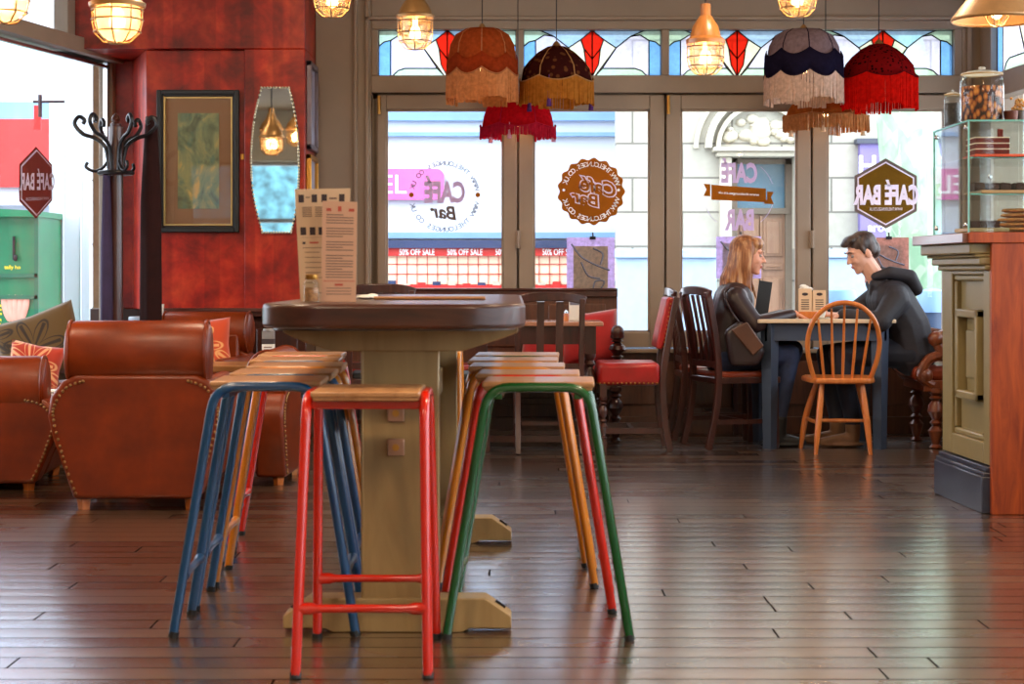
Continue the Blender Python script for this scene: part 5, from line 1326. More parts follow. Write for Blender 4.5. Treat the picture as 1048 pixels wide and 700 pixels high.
mb.cyl((-.04, .03, .045), (-.04, .03, .18), .03, n=12); mb.build('napkins', 'white', hb)
sc_ = thing('saucer', 'small white saucer by the windsor chair hoop on the cream table', 'saucer', (X(843, 164), 11.36, .815))
mb = MB(); mb.lathe([(.03, 0), (.05, .008), (.052, .011), (.02, .006)], n=20, cap1=True); mb.build('dish', 'white', sc_)
mb = MB(); mb.lathe([(.018, .008), (.026, .03), (.028, .05)], n=16); mb.build('cup', 'white', sc_)
bkm = thing('black_folder', 'black folder standing on the table before the woman', 'folder', (X(781, 158), 11.82, .815), R(12))
mb = MB(); mb.bar((0, 0, 0), (.035, 0, .235), .09, .012, up=(0, 1, 0)); mb.build('cover', 'black', bkm, bevel=.002)

# windsor chair
wc = thing('windsor_chair', 'honey coloured hoop-back chair in front of the slate blue table', 'chair', (X(862, 167), F / 168 + .16, 0), R(-4))
hz = M['honey']
mb = MB(); mb.prism([(x, y) for x, y in [(-.16, -.2), (-.2, -.12), (-.225, .1), (-.2, .19), (-.1, .22), (.1, .22), (.2, .19), (.225, .1), (.2, -.12), (.16, -.2), (0, -.22)]], .43, .465, 'z'); mb.build('seat', hz, wc, bevel=.012, seg=3)
hoop = bez([(-.17, -.15, .46), (-.205, -.19, .58), (-.215, -.22, .7), (-.18, -.255, .82), (-.1, -.275, .90), (0, -.28, .925), (.1, -.275, .90), (.18, -.255, .82), (.215, -.22, .7), (.205, -.19, .58), (.17, -.15, .46)], 5)
mb = MB(); mb.tube(hoop, .015, 10); mb.build('hoop', hz, wc)
for i in range(5):
    x = (-2 + i) * .056; xt = (-2 + i) * .078; zt_ = .925 - .045 * ((abs(i - 2)) ** 1.7) * .62
    mb = MB(); mb.tube([(x, -.17, .46), (x + (xt - x) * .4, -.205, .6), (xt, -.277 + .004 * abs(i - 2), zt_ - .01)], [.0085, .0095, .0065], 8); mb.build('spindle', hz, wc)
for sx in (-1, 1):
    for y0, y1, xo in ((-.14, -.2, .165), (.14, .24, .215)):
        mb = MB(); mb.tube(bez([(sx * xo, y1, 0), (sx * (xo * .85 + .005), y0 + (y1 - y0) * .6, .2), (sx * .12, y0, .44)], 5), [.0125, .0135, .0155, .018, .0195, .0205, .0205, .0195, .018, .016, .014], 12); mb.build('leg', hz, wc)
    mb = MB(); mb.tube([(sx * .15, -.175, .19), (sx * .172, .02, .19), (sx * .185, .195, .19)], [.009, .0135, .009], 8); mb.build('stretcher', hz, wc)
mb = MB(); mb.tube([(-.17, .02, .19), (0, .02, .19), (.17, .02, .19)], [.009, .0135, .009], 8); mb.build('stretcher', hz, wc)

# man's carved settle
ms = thing('carved_armchair', 'carved wooden armchair with tan leather seat that the man sits on', 'armchair', (2.86, 11.62, 0), R(90))
# local +y faces world -x
mb = MB(); mb.box((-.3, -.3, .36), (.3, .28, .43)); mb.build('seat_frame', 'carved', ms, bevel=.006)
mb = MB(); mb.box((-.28, -.26, .42), (.28, .34, .525)); mb.build('seat', 'tanleather', ms, bevel=.04, seg=4)
mb = MB(); mb.box((-.3, -.36, .4), (.3, -.3, .98)); mb.ell((0, -.33, .98), (.2, .03, .06)); mb.build('backrest', 'carved', ms, bevel=.01)
for s in (-1, 1):
    turned_thing('leg', 'carved', ms, s * .27, .2, 0, .38, r=.042)
    mb = MB(); mb.box((s * .27 - .03, -.33, 0), (s * .27 + .03, -.27, .38)); mb.build('leg', 'carved', ms)
    mb = MB(); mb.tube(bez([(s * .28, .22, .40), (s * .29, .3, .46), (s * .29, .25, .56), (s * .29, .17, .6), (s * .29, .2, .68), (s * .29, .15, .72), (s * .29, 0, .7), (s * .29, -.3, .72)], 5), .032, 10)
    mb.ell((s * .29, .2, .69), (.045, .055, .05)); mb.ell((s * .29, .27, .46), (.04, .05, .05)); mb.build('armrest', 'carved', ms)
cushion((2.98, 11.5, .525), .36, .30, .14, M['beigefab'], 'beige fabric cushion behind the man on the carved armchair', (R(-18), 0, R(80)))

# ================================================================== PEOPLE
KM = 160.; YM = F / KM
def j(px, py, dy=0): return Vector((X(px, KM), YM + dy, Z(py, KM)))
M['skin'] = plain('skin', srgb(214, 150, 122), .5, var=.06, sc=20); M['skin2'] = plain('pale skin', srgb(214, 160, 136), .5, var=.05, sc=20)
M['coatw'] = leather('dark brown leather jacket', srgb(46, 32, 34), .38, .15); M['coatm'] = plain('dark navy jacket', srgb(30, 28, 36), .7, var=.3, sc=9, bs=.4)
M['jeans'] = plain('blue denim', srgb(38, 52, 84), .8, var=.2, sc=20); M['djeans'] = plain('dark denim', srgb(22, 26, 40), .8, var=.2)
def hairmat(name, a, b_, c):
    m, nt, b = _nt(name); v = coords(nt, (40, 40, 3)); n = noise(nt, v, 1.2, 4, .6, .5)
    nt.links.new(ramp(nt, n, [(.3, a), (.5, b_), (.72, c)]), b.inputs['Base Color']); b.inputs['Roughness'].default_value = .42
    bump(nt, b, n, .5, .01); return m
M['hairw'] = hairmat('fair brown hair', srgb(84, 44, 22), srgb(140, 84, 44), srgb(206, 158, 110)); M['hairm'] = hairmat('dark brown hair', srgb(30, 20, 18), srgb(52, 36, 30), srgb(84, 62, 52))
def mp_(): m = MB(); m.T = TW; return m
def head(mb, c, yaw, pitch, sc=1.0, fem=False):
    """c = head centre; yaw: heading of the face in plan; pitch: positive looks down"""
    Rm = Matrix.Rotation(yaw, 3, 'Z') @ Matrix.Rotation(pitch, 3, 'Y'); c = Vector(c)
    P = lambda x, y, z: c + Rm @ (Vector((x, y, z)) * sc)
    E = lambda p, r: mb.ell(P(*p), tuple(q * sc for q in r), 18, 12, R3=Rm)
    E((-.015, 0, .03), (.096, .074, .09)); E((.03, 0, -.015), (.062, .064, .09)); E((.045, 0, -.07), (.045, .042, .042)); E((.068, 0, -.098), (.022, .024, .017))
    E((.0, 0, -.05), (.06, .055, .05)); E((.072, 0, .035), (.02, .05, .012)); E((.065, .032, -.025), (.022, .022, .022)); E((.065, -.032, -.025), (.022, .022, .022))
    mb.cone(P(.084, 0, .018), .008 * sc, P(.11, 0, -.022), .0115 * sc, 10); E((.098, .011, -.026), (.01, .007, .007)); E((.098, -.011, -.026), (.01, .007, .007))
    E((.085, 0, -.052), (.014, .022, .006)); E((.083, 0, -.064), (.014, .02, .007))
    for s in (-1, 1): E((-.008, s * .074, -.008), (.021, .009, .032)); E((-.012, s * .078, -.008), (.014, .008, .024))
    return P, Rm
def face_bits(P, Rm, root, sc, brow, lip):
    mb = mp_()
    for s in (-1, 1): mb.ell(P(.0765, s * .031, .012), (.0112 * sc,) * 3, 10, 8)
    e = mb.build('eyes', plain('eye white', srgb(150, 138, 132), .5, var=0), root)
    mb = mp_()
    for s in (-1, 1): mb.ell(P(.0838, s * .031, .009), (.0052 * sc,) * 3, 8, 6); 
    mb.build('iris', 'inkd', e)
    mb = mp_()
    for s in (-1, 1): mb.tube([P(.084, s * .05, .036), P(.093, s * .032, .042), P(.094, s * .014, .036)], [.003 * sc, .0045 * sc, .0035 * sc], 6)
    mb.build('eyebrows', brow, root)
    mb = mp_(); mb.ell(P(.0935, 0, -.053), (.009 * sc, .021 * sc, .0045 * sc), 12, 6, R3=Rm); mb.ell(P(.0915, 0, -.0625), (.009 * sc, .018 * sc, .0055 * sc), 12, 6, R3=Rm); mb.build('lips', lip, root)
def hand(mb, wr, d, n, side, sc=1.0, curl=.5):
    """wrist point, direction of the fingers, palm normal (pointing out of the palm), side=+1 thumb along d x n"""
    wr, d, n = Vector(wr), Vector(d).normalized(), Vector(n).normalized(); t = d.cross(n).normalized() * side
    n = t.cross(d).normalized() * side
    for i, o in enumerate((-.026, -.009, .009, .026)): mb.cone(wr + d * .01 * sc + t * o * .6 * sc, .013 * sc, wr + d * .082 * sc + t * o * sc, .0115 * sc, 8)
    L = (.6, .84, .92, .82)
    for i, o in enumerate((-.03, -.0105, .0105, .03)):
        p = wr + d * .086 * sc + t * o * sc; a = 0; pts = [p]; seg = .034 * L[i] * sc
        for q in range(3):
            a += curl * (.35 + .35 * q); p = p + (d * math.cos(a) + n * math.sin(a) + t * o * 1.2) * seg; pts.append(p); seg *= .8
        mb.chain(pts, [.0088 * sc, .0082 * sc, .0075 * sc, .0062 * sc])
    p = wr + d * .022 * sc + t * .026 * sc; pts = [p, p + (d * .6 + t * .7 + n * .25).normalized() * .036 * sc]; pts.append(pts[-1] + (d * .85 + t * .35 + n * .35).normalized() * .03 * sc); pts.append(pts[-1] + (d * .95 + t * .05 + n * .4).normalized() * .024 * sc)
    mb.chain(pts, [.0135 * sc, .011 * sc, .0095 * sc, .008 * sc])

# ---- woman
pw = thing('person', 'seated woman with long fair hair in a dark leather jacket', 'person', j(750, 380) * 1); pw.location = (X(750, KM), YM, 0)
TW = Matrix.Translation(-Vector(pw.location))
def mp_(): m = MB(); m.T = TW; return m
hc = j(766, 262); mb = mp_(); Pw, Rw = head(mb, hc, R(-12), R(8), .98)
hipL, hipR = j(744, 366, -.09), j(744, 366, .09)
mb.chain([hc + Vector((-.02, 0, -.06)), j(757, 290), j(752, 300)], [.052, .048, .06])
mb.chain([j(752, 306), j(744, 336), j(744, 364)], [.11, .10, .12])
mb.cone(j(752, 302, -.15), .05, j(752, 302, .15), .05)
shN, shF = j(750, 306, -.17), j(753, 304, .17); elN, elF = j(768, 331, -.23), j(776, 333, .2); wrN, wrF = j(810, 321, -.13), j(806, 322, .1)
for a, b, c in ((shN, elN, wrN), (shF, elF, wrF)): mb.chain([a, b, c], [.05, .037, .026])
hand(mb, wrN, (1, .28, -.02), (-.1, .2, -1), -1, .95, .35); hand(mb, wrF, (1, -.2, .02), (-.1, -.1, -1), 1, .95, .4)
kn = [j(806, 362, -.1), j(814, 359, .09)]; an = [j(795, 428, -.08), j(790, 424, .1)]
for h_, k_, a_ in zip((hipL, hipR), kn, an): mb.chain([h_, k_, a_], [.085, .06, .04])
blob(mb, 'body', 'skin', pw, .0055, 3)
face_bits(Pw, Rw, pw, .98, 'hairw', plain('rose lips', srgb(176, 84, 80), .4))
mb = mp_()
mb.chain([j(751, 308), j(744, 338), j(742, 362)], [.135, .125, .15]); mb.chain([j(751, 308, .04), j(746, 340, .04), j(743, 362, .05)], [.13, .12, .14]); mb.chain([j(751, 308, -.06), j(743, 340, -.06), j(743, 362, -.07)], [.125, .12, .13])
mb.cone(j(751, 304, -.16), .068, j(752, 304, .16), .068); mb.cone(j(753, 296, -.05), .055, j(754, 296, .05), .055)
mb.ell(j(753, 297), (.1, .13, .045), 14, 8)
for a, b, c in ((shN, elN, wrN), (shF, elF, wrF)): mb.chain([a, b, c + (b - c).normalized() * .03], [.072, .056, .041])
mb.ell(shN, (.075, .06, .08)); 
blob(mb, 'jacket', 'coatw', pw, .008, 5)
mb = mp_()
for h_, k_, a_ in zip((hipL, hipR), kn, an): mb.chain([h_, k_, a_], [.105, .066, .048])
mb.cone(hipL, .12, hipR, .12); blob(mb, 'jeans', 'jeans', pw, .008, 4)
for a_, tgt in zip(an, (j(808, 446, -.08), j(803, 444, .1))):
    mb = mp_(); b_ = Vector((a_.x, a_.y, .05)); mb.chain([a_, b_], [.055, .045]); mb.chain([b_, Vector((a_.x + .09, a_.y, .035)), Vector((a_.x + .15, a_.y, .028))], [.042, .036, .027]); mb.ell((a_.x + .05, a_.y, .015), (.12, .045, .016)); blob(mb, 'boot', M['black'], pw, .007, 3)
# hair: cap + long locks
g = random.Random(11); mb = mp_()
Hp = lambda x, y, z: Pw(x, y, z)
mb.ell(Hp(-.03, 0, .045), (.102, .09, .093), 18, 12, R3=Rw); mb.ell(Hp(.03, 0, .085), (.06, .075, .045), 14, 10, R3=Rw); mb.ell(Hp(-.06, 0, -.03), (.075, .088, .1), 14, 10, R3=Rw)
for i in range(34):
    a = R(62 + i * (236 / 33.)); ca, sa = math.cos(a), math.sin(a)
    p0 = Hp(-.02 + .07 * ca, .07 * sa, .09); p1 = Hp(-.02 + .088 * ca, .088 * sa, .02); p2 = Hp(-.025 + .092 * ca, .094 * sa, -.07)
    dn = g.uniform(-.02, .03); p3 = p2 + Vector((-.015 + .03 * ca, g.uniform(-.01, .01), -.085)); p4 = p3 + Vector((g.uniform(-.02, .03), g.uniform(-.02, .02), -.085 + dn))
    if ca > .1: p3 = p3 + Vector((.0, 0, 0)); p4 = p4 + Vector((.01, 0, -.03))
    mb.chain([p0, p1, p2, p3, p4], [.016, .018, .018, .015, .007])
blob(mb, 'hair', 'hairw', pw, .005, 1)
bag = thing('handbag', 'dark brown leather handbag hanging at the seated woman\'s hip', 'handbag', j(757, 372, -.25))
mb = mbL(bag); q = [j(736, 338, 0), j(752, 326, 0), j(768, 340, 0), j(777, 358, 0), j(770, 372, 0), j(742, 372, 0)]
mb.prism([(p.x, p.z) for p in q], YM - .31, YM - .20, 'y'); mb.build('bag_body', M['coatw'], bag, bevel=.03, seg=3)
mb = mbL(bag); q = [j(742, 336, 0), j(758, 328, 0), j(775, 352, 0), j(764, 362, 0)]; mb.prism([(p.x, p.z) for p in q], YM - .325, YM - .305, 'y'); mb.build('flap', leather('brown bag flap', srgb(96, 62, 46), .35), bag, bevel=.008)
mb = mbL(bag); mb.tube(bez([j(752, 330, -.27), j(742, 315, -.255), j(738, 300, -.2), j(746, 294, -.12)], 5), .007, 6); mb.build('strap', M['coatw'], bag)

# ---- man
pm = thing('person', 'seated man with short dark hair in a dark hooded jacket looking down', 'person', (X(925, KM), YM, 0)); TW = Matrix.Translation(-Vector(pm.location))
hc = j(882, 259); mb = mp_(); Pm, Rm_ = head(mb, hc, R(180 + 14), R(24), 1.02)
mb.chain([hc + Vector((.02, 0, -.05)), j(897, 285), j(905, 296)], [.058, .06, .07])
mb.chain([j(910, 306), j(924, 336), j(930, 364)], [.12, .12, .13]); mb.cone(j(908, 302, -.16), .055, j(908, 302, .16), .055)
shN, shF = j(911, 307, -.19), j(905, 305, .19); elN, elF = j(893, 328, -.27), j(880, 322, .24); wrN, wrF = j(858, 322, -.1), j(850, 321, .12)
for a, b, c in ((shN, elN, wrN), (shF, elF, wrF)): mb.chain([a, b, c], [.055, .042, .03])
hand(mb, wrN, (-1, .1, .05), (.1, .2, -1), 1, 1.0, .45); hand(mb, wrF, (-1, -.25, .1), (.1, -.2, -1), -1, 1.0, .4)
hipL, hipR = j(928, 360, -.1), j(928, 360, .1); kn = [j(856, 361, -.1), j(849, 364, .1)]; an = [j(870, 430, -.09), j(859, 430, .08)]
for h_, k_, a_ in zip((hipL, hipR), kn, an): mb.chain([h_, k_, a_], [.085, .065, .045])
blob(mb, 'body', 'skin2', pm, .0055, 3)
face_bits(Pm, Rm_, pm, 1.02, 'hairm', plain('pale lips', srgb(180, 110, 96), .45))
mb = mp_()
for dy in (-.08, 0, .08): mb.chain([j(911, 308, dy), j(926, 335, dy), j(932, 362, dy)], [.14, .145, .145])
mb.cone(j(911, 304, -.17), .085, j(908, 304, .17), .085)
for a, b, c in ((shN, elN, wrN), (shF, elF, wrF)): mb.chain([a, b, c + (b - c).normalized() * .02], [.086, .066, .046])
mb.chain([j(893, 291, -.06), j(896, 299, 0), j(893, 291, .06)], [.035, .045, .035]); mb.cone(j(900, 292, -.05), .05, j(900, 292, .05), .05)
blob(mb, 'jacket', 'coatm', pm, .008, 5)
mb = mp_()     # hood lying on the back
mb.chain([j(893, 283, -.07), j(908, 279, -.10), j(928, 283, -.1), j(936, 296, -.07), j(936, 298, .07), j(926, 284, .1), j(905, 279, .1), j(891, 283, .07)], [.026, .042, .045, .04, .04, .045, .042, .026])
mb.ell(j(918, 290), (.1, .11, .05), 14, 8); blob(mb, 'hood', 'coatm', pm, .008, 4)
mb = mp_()
for h_, k_, a_ in zip((hipL, hipR), kn, an): mb.chain([h_, k_, a_], [.11, .07, .052])
mb.cone(hipL, .125, hipR, .125); blob(mb, 'trousers', 'djeans', pm, .008, 4)
for a_ in an:
    mb = mp_(); b_ = Vector((a_.x, a_.y, .055)); mb.chain([a_ + Vector((0, 0, -.03)), b_], [.05, .045]); mb.chain([b_, Vector((a_.x - .1, a_.y, .04)), Vector((a_.x - .19, a_.y, .032))], [.045, .04, .03]); mb.ell((a_.x - .07, a_.y, .017), (.15, .05, .018)); blob(mb, 'shoe', plain('tan suede', srgb(120, 84, 56), .8, var=.15), pm, .007, 3)
mb = mp_()
mb.ell(Pm(-.025, 0, .055), (.099, .085, .082), 18, 12, R3=Rm_); mb.ell(Pm(-.07, 0, .0), (.055, .074, .07), 14, 10, R3=Rm_); mb.ell(Pm(.045, 0, .105), (.05, .06, .03), 14, 8, R3=Rm_); mb.ell(Pm(.082, 0, .095), (.028, .045, .022), 12, 8, R3=Rm_)
for s in (-1, 1): mb.ell(Pm(.012, s * .07, .03), (.016, .01, .035), 10, 8, R3=Rm_); mb.ell(Pm(-.045, s * .07, .02), (.035, .014, .05), 10, 8, R3=Rm_)
for i in range(40):
    a = g.uniform(0, 6.28); r = g.uniform(.02, .07); p = Pm(.01 + r * math.cos(a), r * .9 * math.sin(a), .125 - .02 * (r / .07) ** 2); mb.cone(p, .01, p + Rm_ @ Vector((.022, g.uniform(-.01, .01), .004)), .005, 6)
blob(mb, 'hair', 'hairm', pm, .006, 1)

# ================================================================== COUNTER
cn = thing('serving_counter', 'olive panelled serving counter with red wood end and navy plinth', 'counter', (2.6, 8.65, 0))
x0, x1, y0, y1 = 2.185, 3.45, 8.275, 9.03; sk = -.035      # far corner leans to the left in plan
xf = lambda y: x0 + (y - y0) / (y1 - y0) * sk
zc = 1.115
mb = mbL(cn); mb.prism([(x0 + .04, y0 + .02), (x1, y0 + .02), (x1, y1 - .02), (xf(y1) + .04, y1 - .02)], .0, zc + .1, 'z'); mb.build('carcass', 'olive', cn)
mb = mbL(cn)     # framed front: stiles, rails
def fbox(mb, ya, yb, za, zb, d0, d1): mb.prism([(xf(ya) + d0, ya), (xf(ya) + d1, ya), (xf(yb) + d1, yb), (xf(yb) + d0, yb)], za, zb, 'z')
fbox(mb, y0, y0 + .09, .22, zc, 0, .05); fbox(mb, y1 - .16, y1, .22, zc, 0, .05); fbox(mb, y0 + .09, y1 - .16, .22, .32, 0, .05); fbox(mb, y0 + .09, y1 - .16, zc - .02, zc, 0, .05)
mb.build('front_frame', 'olive', cn, bevel=.005)
mb = mbL(cn); e = .03
fbox(mb, y0 + .09, y1 - .16, .32, .35, .012, .06); fbox(mb, y0 + .09, y1 - .16, zc - .05, zc - .02, .012, .06); fbox(mb, y0 + .09, y0 + .12, .35, zc - .05, .012, .06); fbox(mb, y1 - .19, y1 - .16, .35, zc - .05, .012, .06)
mb.build('panel_moulding', 'olive', cn, bevel=.01)
mb = mbL(cn)
ya, yb, za, zb = y0 + .17, y1 - .24, .5, .93
for q in ((ya, yb, za, za + .04), (ya, yb, zb - .04, zb), (ya, ya + .04, za, zb), (yb - .04, yb, za, zb)): fbox(mb, *q, -.01, .05)
fbox(mb, ya + .1, yb - .1, za + .1, zb - .1, .015, .05); mb.build('raised_panel', 'olive', cn, bevel=.008)
mb = mbL(cn)
for za, zb, d in ((0, .17, -.035), (.17, .19, -.028), (.19, .215, -.016)): mb.prism([(x0 + d, y0 ), (x0 + .08, y0), (xf(y1) + .08, y1 - d), (xf(y1) + d, y1 - d)], za, zb, 'z')
mb.build('plinth', 'navy', cn, bevel=.006)
mb = mbL(cn)
for za, zb, d in ((zc, zc + .025, .02), (zc + .025, zc + .06, .045), (zc + .06, zc + .075, .065), (zc + .075, zc + .125, .09)): mb.prism([(x0 - d, y0), (x1, y0), (x1, y1 + d), (xf(y1) - d, y1 + d)], za, zb, 'z')
mb.build('cornice', 'olive', cn, bevel=.008)
mb = mbL(cn); mb.prism([(x0 - .125, y0 - .01), (x1, y0 - .01), (x1, y1 + .12), (xf(y1) - .125, y1 + .12)], zc + .125, zc + .172, 'z'); mb.build('worktop', plain('worktop', srgb(120, 78, 66), .3, var=.12, sc=6, coat=.3), cn, bevel=.004)
mb = mbL(cn); mb.box((x0 + .002, y0 - .035, 0), (x1, y0, zc + .125)); mb.box((x0 - .1, y0 - .045, zc + .125), (x1, y0 - .008, zc + .174))
mb.build('end_panel', 'redwood', cn, bevel=.003)
# back counter run so nothing ends in the air
# display case
ZC = zc + .172; cx0, cx1, cy0, cy1, ch = 2.125, 3.1, 8.41, 9.1, .525
dc = thing('display_case', 'glass cake display case standing on the serving counter', 'display case', (2.6, 8.75, ZC))
lx, ly = cx0 - 2.6, cy0 - 8.75; rx, ry = cx1 - 2.6, cy1 - 8.75
M['gedge'] = plain('green glass edge', srgb(120, 190, 176), .15, var=.0)
mb = MB(); mb.box((lx, ly, 0), (lx + .004, ry, ch)); mb.box((lx, ly, 0), (rx, ly + .004, ch)); mb.box((rx - .004, ly, 0), (rx, ry, ch)); mb.box((lx, ry - .004, 0), (rx, ry, ch)); mb.box((lx - .01, ly - .01, ch), (rx, ry + .01, ch + .006)); mb.build('glass', 'clear', dc)
mb = MB()
for a, b in (((lx, ly, 0), (lx, ly, ch)), ((lx, ry, 0), (lx, ry, ch)), ((lx, ly, 0), (rx, ly, 0)), ((lx, ly, ch), (rx, ly, ch)), ((lx, ly, ch), (lx, ry, ch)), ((lx, ly, 0), (lx, ry, 0)), ((lx + .3, ly, 0), (lx + .3, ly, ch))): mb.bar(a, b, .007, .007)
mb.build('glass_edge', 'gedge', dc)
sh_z = (.005, .18, .35)
for z in sh_z[1:]:
    mb = MB(); mb.box((lx + .01, ly + .01, z), (rx - .01, ry - .01, z + .006)); mb.build('shelf', 'clear', dc)
    mb = MB(); mb.box((lx + .01, ly + .004, z), (rx - .01, ly + .009, z + .007)); mb.build('shelf_edge', 'gedge', dc)
mb = MB()
for p in ((lx, ry - .05, ch - .03), (lx, ly + .05, ch - .03), (lx, ry - .05, .04), (lx, ly + .05, .04), (lx + .28, ry, .3)): MB().ell(p, (.012, .012, .012), 8, 6).build('clip', 'chrome', dc)
M['cake'] = plain('red velvet sponge', srgb(110, 26, 18), .9, var=.25, sc=60); M['icing'] = plain('cream icing', srgb(232, 214, 186), .6); M['brownie'] = plain('chocolate brownie', srgb(58, 32, 22), .85, var=.35, sc=50, bs=.4); M['pastry'] = plain('golden pastry', srgb(196, 132, 70), .8, var=.25, sc=40, bs=.3); M['orangeb'] = plain('orange board', srgb(204, 78, 36), .5)
def cake():
    kx = 218.; z0 = ZC + sh_z[2] + .006; t = thing('cake', 'red velvet layer cake on an orange board in the top of the display case', 'cake', (X(1016, kx), F / kx, z0))
    mb = MB(); mb.box((-.11, -.1, 0), (.13, .12, .012)); mb.build('board', 'orangeb', t, bevel=.003)
    mb = MB()
    for i in range(3): mb.mat(0).box((-.1, -.07, .013 + i * .027), (.06, .1, .035 + i * .027)); mb.mat(1).box((-.101, -.071, .035 + i * .027), (.061, .101, .040 + i * .027))
    mb.build('sponge', ['cake', 'icing'], t, bevel=.002)
    mb = MB(); mb.box((.02, -.02, .094), (.045, .0, .135)); mb.build('topping', 'cake', t, bevel=.004)
cake()
tray = thing('cake_tray', 'pale wooden tray of brownies on the middle glass shelf', 'tray', (X(1030, 216), F / 217, ZC + sh_z[1] + .006))
mb = MB(); mb.box((-.16, -.12, 0), (.3, .2, .016)); mb.build('board', 'palewood', tray, bevel=.003)
def pb(name, loc, s, mat, lab, cat, grp):
    mb = MB(); mb.box((-s[0] / 2, -s[1] / 2, 0), (s[0] / 2, s[1] / 2, s[2])); q = random.Random(int(loc[0] * 999))
    for i in range(9): mb.ell((q.uniform(-.4, .4) * s[0], q.uniform(-.4, .4) * s[1], s[2]), (s[0] * .12, s[1] * .14, s[2] * .14), 6, 4)
    o = mb.build(name, mat, None, bevel=.004); o.location = loc; return tag(o, lab, cat, grp)
for i, (px, lab) in enumerate(((998, 'brownie at the window end of the pale tray'), (1012, 'second brownie on the pale tray'), (1024, 'third brownie, before the gap on the pale tray'), (1040, 'brownie cut by the frame edge on the pale tray'))):
    pb('brownie', (X(px, 216), F / 217, ZC + sh_z[1] + .023), (.05, .1, .035), 'brownie', lab, 'brownie', 'brownies in the display case')
for i, (px, lab) in enumerate(((997, 'dark flapjack on the case floor nearest the glass side'), (1008, 'dark flapjack in the middle of the case floor'), (1017, 'dark flapjack beside the stacked pastries'))):
    pb('flapjack', (X(px, 217), F / 217 + .02, ZC + .03), (.045, .1, .03), 'brownie', lab, 'flapjack', 'flapjacks on the floor of the case')
mb = MB(); mb.box((-.1, -.1, 0), (.1, .14, .018)); o = mb.build('serving_board', 'palewood', None, bevel=.003); o.location = (X(1006, 217), F / 217, ZC + .008); tag(o, 'pale serving board under the dark flapjacks', 'board')
for i in range(5):
    mb = MB(); r = .085 + .01 * (4 - i); mb.lathe([(r * .6, 0), (r, .008), (r * 1.02, .014), (r * .9, .02)], n=28); o = mb.build('pastry', 'pastry', None, bevel=.0); o.location = (X(1044, 217) + .006 * (i % 2), F / 217, ZC + .008 + i * .0225)
    tag(o, ['lowest', 'second', 'middle', 'fourth', 'topmost'][i] + ' flat golden pastry of the stack in the case', 'pastry', 'stacked golden pastries')
tn = thing('open_plate', 'thin lime-edged plate beside the brownies', 'plate', (0, 0, 0)); bpy.data.objects.remove(tn)
# jars on the case
def kjar(px, kk, rad, h, label, fill, dark=False):
    t = thing('glass_jar', label, 'jar', (X(px, kk), F / kk, ZC + ch + .007))
    mb = MB(); mb.lathe([(rad * .94, 0), (rad, .01), (rad, h * .72), (rad * .93, h * .8), (rad * .82, h * .84), (rad * .84, h * .86)], n=32, cap1=False); mb.build('glass', 'clear', t)
    mb = MB(); mb.lathe([(rad * .6, h * .87), (rad * .93, h * .86), (rad * .95, h * .885), (rad * .6, h * .92), (rad * .2, h * .94), (rad * .1, h * .95), (rad * .18, h * .975), (rad * .1, h * 1.0)], n=32); mb.build('lid', 'jarlid', t)
    mb = MB(); mb.tube([(rad * .93 * math.cos(a), rad * .93 * math.sin(a), h * .86) for a in [2 * PI * i / 30 for i in range(30)]], .004, 6, closed=True); mb.build('seal', 'palewood', t)
    mb = MB(); mb.lathe([(rad * .92, .006), (rad * .95, .012), (rad * .95, h * .64), (.001, h * .64)], n=32, cap1=False); mb.build('contents', fill, t)
    return t
def biscotti():
    m, nt, b = _nt('biscuits in jar'); v = coords(nt, (1, 1, .6)); vo = nt.nodes.new('ShaderNodeTexVoronoi'); vo.inputs['Scale'].default_value = 46; nt.links.new(v, vo.inputs['Vector'])
    nt.links.new(ramp(nt, vo.outputs['Distance'], [(.15, srgb(226, 150, 66)), (.45, srgb(170, 90, 34)), (.6, srgb(58, 26, 14))]), b.inputs['Base Color']); b.inputs['Roughness'].default_value = .6; bump(nt, b, vo.outputs['Distance'], -.6, .01); return m
kjar(1005, 214, .103, .27, 'large glass jar of golden biscuits on top of the display case', biscotti())
kjar(975, 207, .042, .19, 'small glass jar with dark contents beside the large biscuit jar', plain('dark contents', srgb(60, 52, 48), .6, var=.5, sc=30))
tn = thing('tin_pot', 'small dark tin pot of dried flowers on the display case', 'pot', (X(1031, 214), F / 214 - .06, ZC + ch + .007))
mb = MB(); mb.lathe([(.028, 0), (.03, .004), (.034, .05), (.035, .053)], n=20); mb.build('pot', plain('brown tin', srgb(110, 62, 50), .35, .5), tn)
tn2 = thing('flower_pot', 'tin pot with yellow dried flowers at the frame edge', 'pot', (X(1044, 214), F / 214 - .0, ZC + ch + .007))
mb = MB(); mb.lathe([(.03, 0), (.036, .06)], n=20); mb.build('pot', plain('grey tin pot', srgb(110, 100, 96), .35, .6), tn2)
mb = MB()
for i in range(50): mb.ell((g.gauss(0, .022), g.gauss(0, .02), .085 + g.gauss(0, .018)), (.008, .008, .007), 6, 4)
mb.build('flowers', plain('dried yellow flowers', srgb(214, 160, 90), .9, var=.2), tn2)
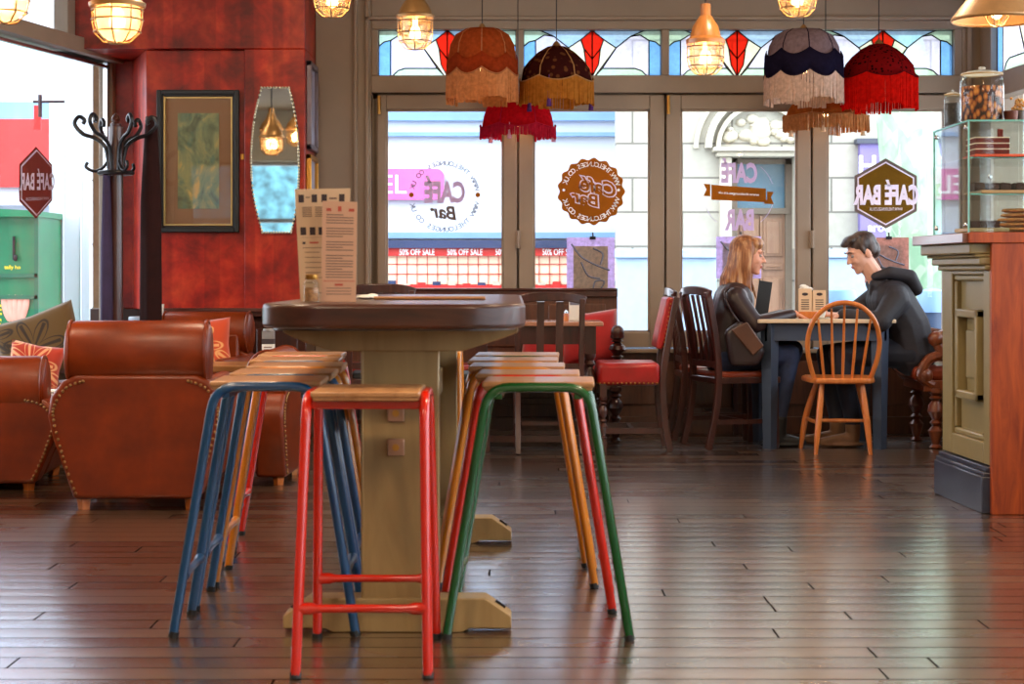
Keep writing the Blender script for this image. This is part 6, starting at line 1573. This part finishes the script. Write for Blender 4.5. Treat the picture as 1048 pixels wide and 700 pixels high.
tn['label'] = 'small round brown tin beside the large biscuit jar'; tn['category'] = 'tin'

# ================================================================== LIGHT
wd = bpy.data.worlds.new('overcast sky'); S.world = wd; wd.use_nodes = True; nt = wd.node_tree; bg = nt.nodes['Background']
bg.inputs['Color'].default_value = (.80, .90, 1.0, 1); bg.inputs['Strength'].default_value = WORLD
for x, y, w in ((-1.6, 2.2, 60), (1.4, 2.2, 60), (-1.8, 5.6, 60), (1.6, 5.6, 60), (-1.2, 9.0, 45), (1.6, 9.4, 45), (-3.4, 7.5, 40), (0, -.8, 60)):
    l = bpy.data.lights.new('ceiling_fill', 'AREA'); l.shape = 'DISK'; l.size = .6; l.energy = w * CEIL_FILL; l.color = (1, .76, .52)  # added warm fill under the ceiling, with no fixtures behind it
    o = bpy.data.objects.new('ceiling_fill', l); COL.objects.link(o); o.location = (x, y, CEIL - .03)
l = bpy.data.lights.new('portal', 'AREA'); l.shape = 'RECTANGLE'; l.size = X(985, KW) - X(380, KW); l.size_y = 2.25; l.cycles.is_portal = True
o = bpy.data.objects.new('window_portal', l); COL.objects.link(o); o.location = ((X(985, KW) + X(380, KW)) / 2, YW - .02, 1.7); o.rotation_euler = (R(-90), 0, 0)

cam = bpy.data.cameras.new('camera'); co = bpy.data.objects.new('camera', cam); COL.objects.link(co); S.camera = co
co.location = (0, 0, HC); co.rotation_euler = (R(90), 0, 0); cam.sensor_width = 36; cam.sensor_fit = 'HORIZONTAL'; cam.lens = F * 36 / 1048; cam.shift_y = (HY - 350) / 1048; cam.clip_end = 200
cam.dof.use_dof = True; cam.dof.focus_distance = 11.3; cam.dof.aperture_fstop = 7
S.view_settings.view_transform = 'Standard'; S.view_settings.look = 'None'; S.view_settings.gamma = 1; S.view_settings.exposure = EXPO
try: S.view_settings.use_curve_mapping = False
except Exception: pass
S.cycles.use_denoising = True; S.cycles.max_bounces = 10; S.cycles.transparent_max_bounces = 16; S.cycles.sample_clamp_indirect = 6; S.cycles.use_adaptive_sampling = False
S.cycles.caustics_reflective = False; S.cycles.caustics_refractive = False
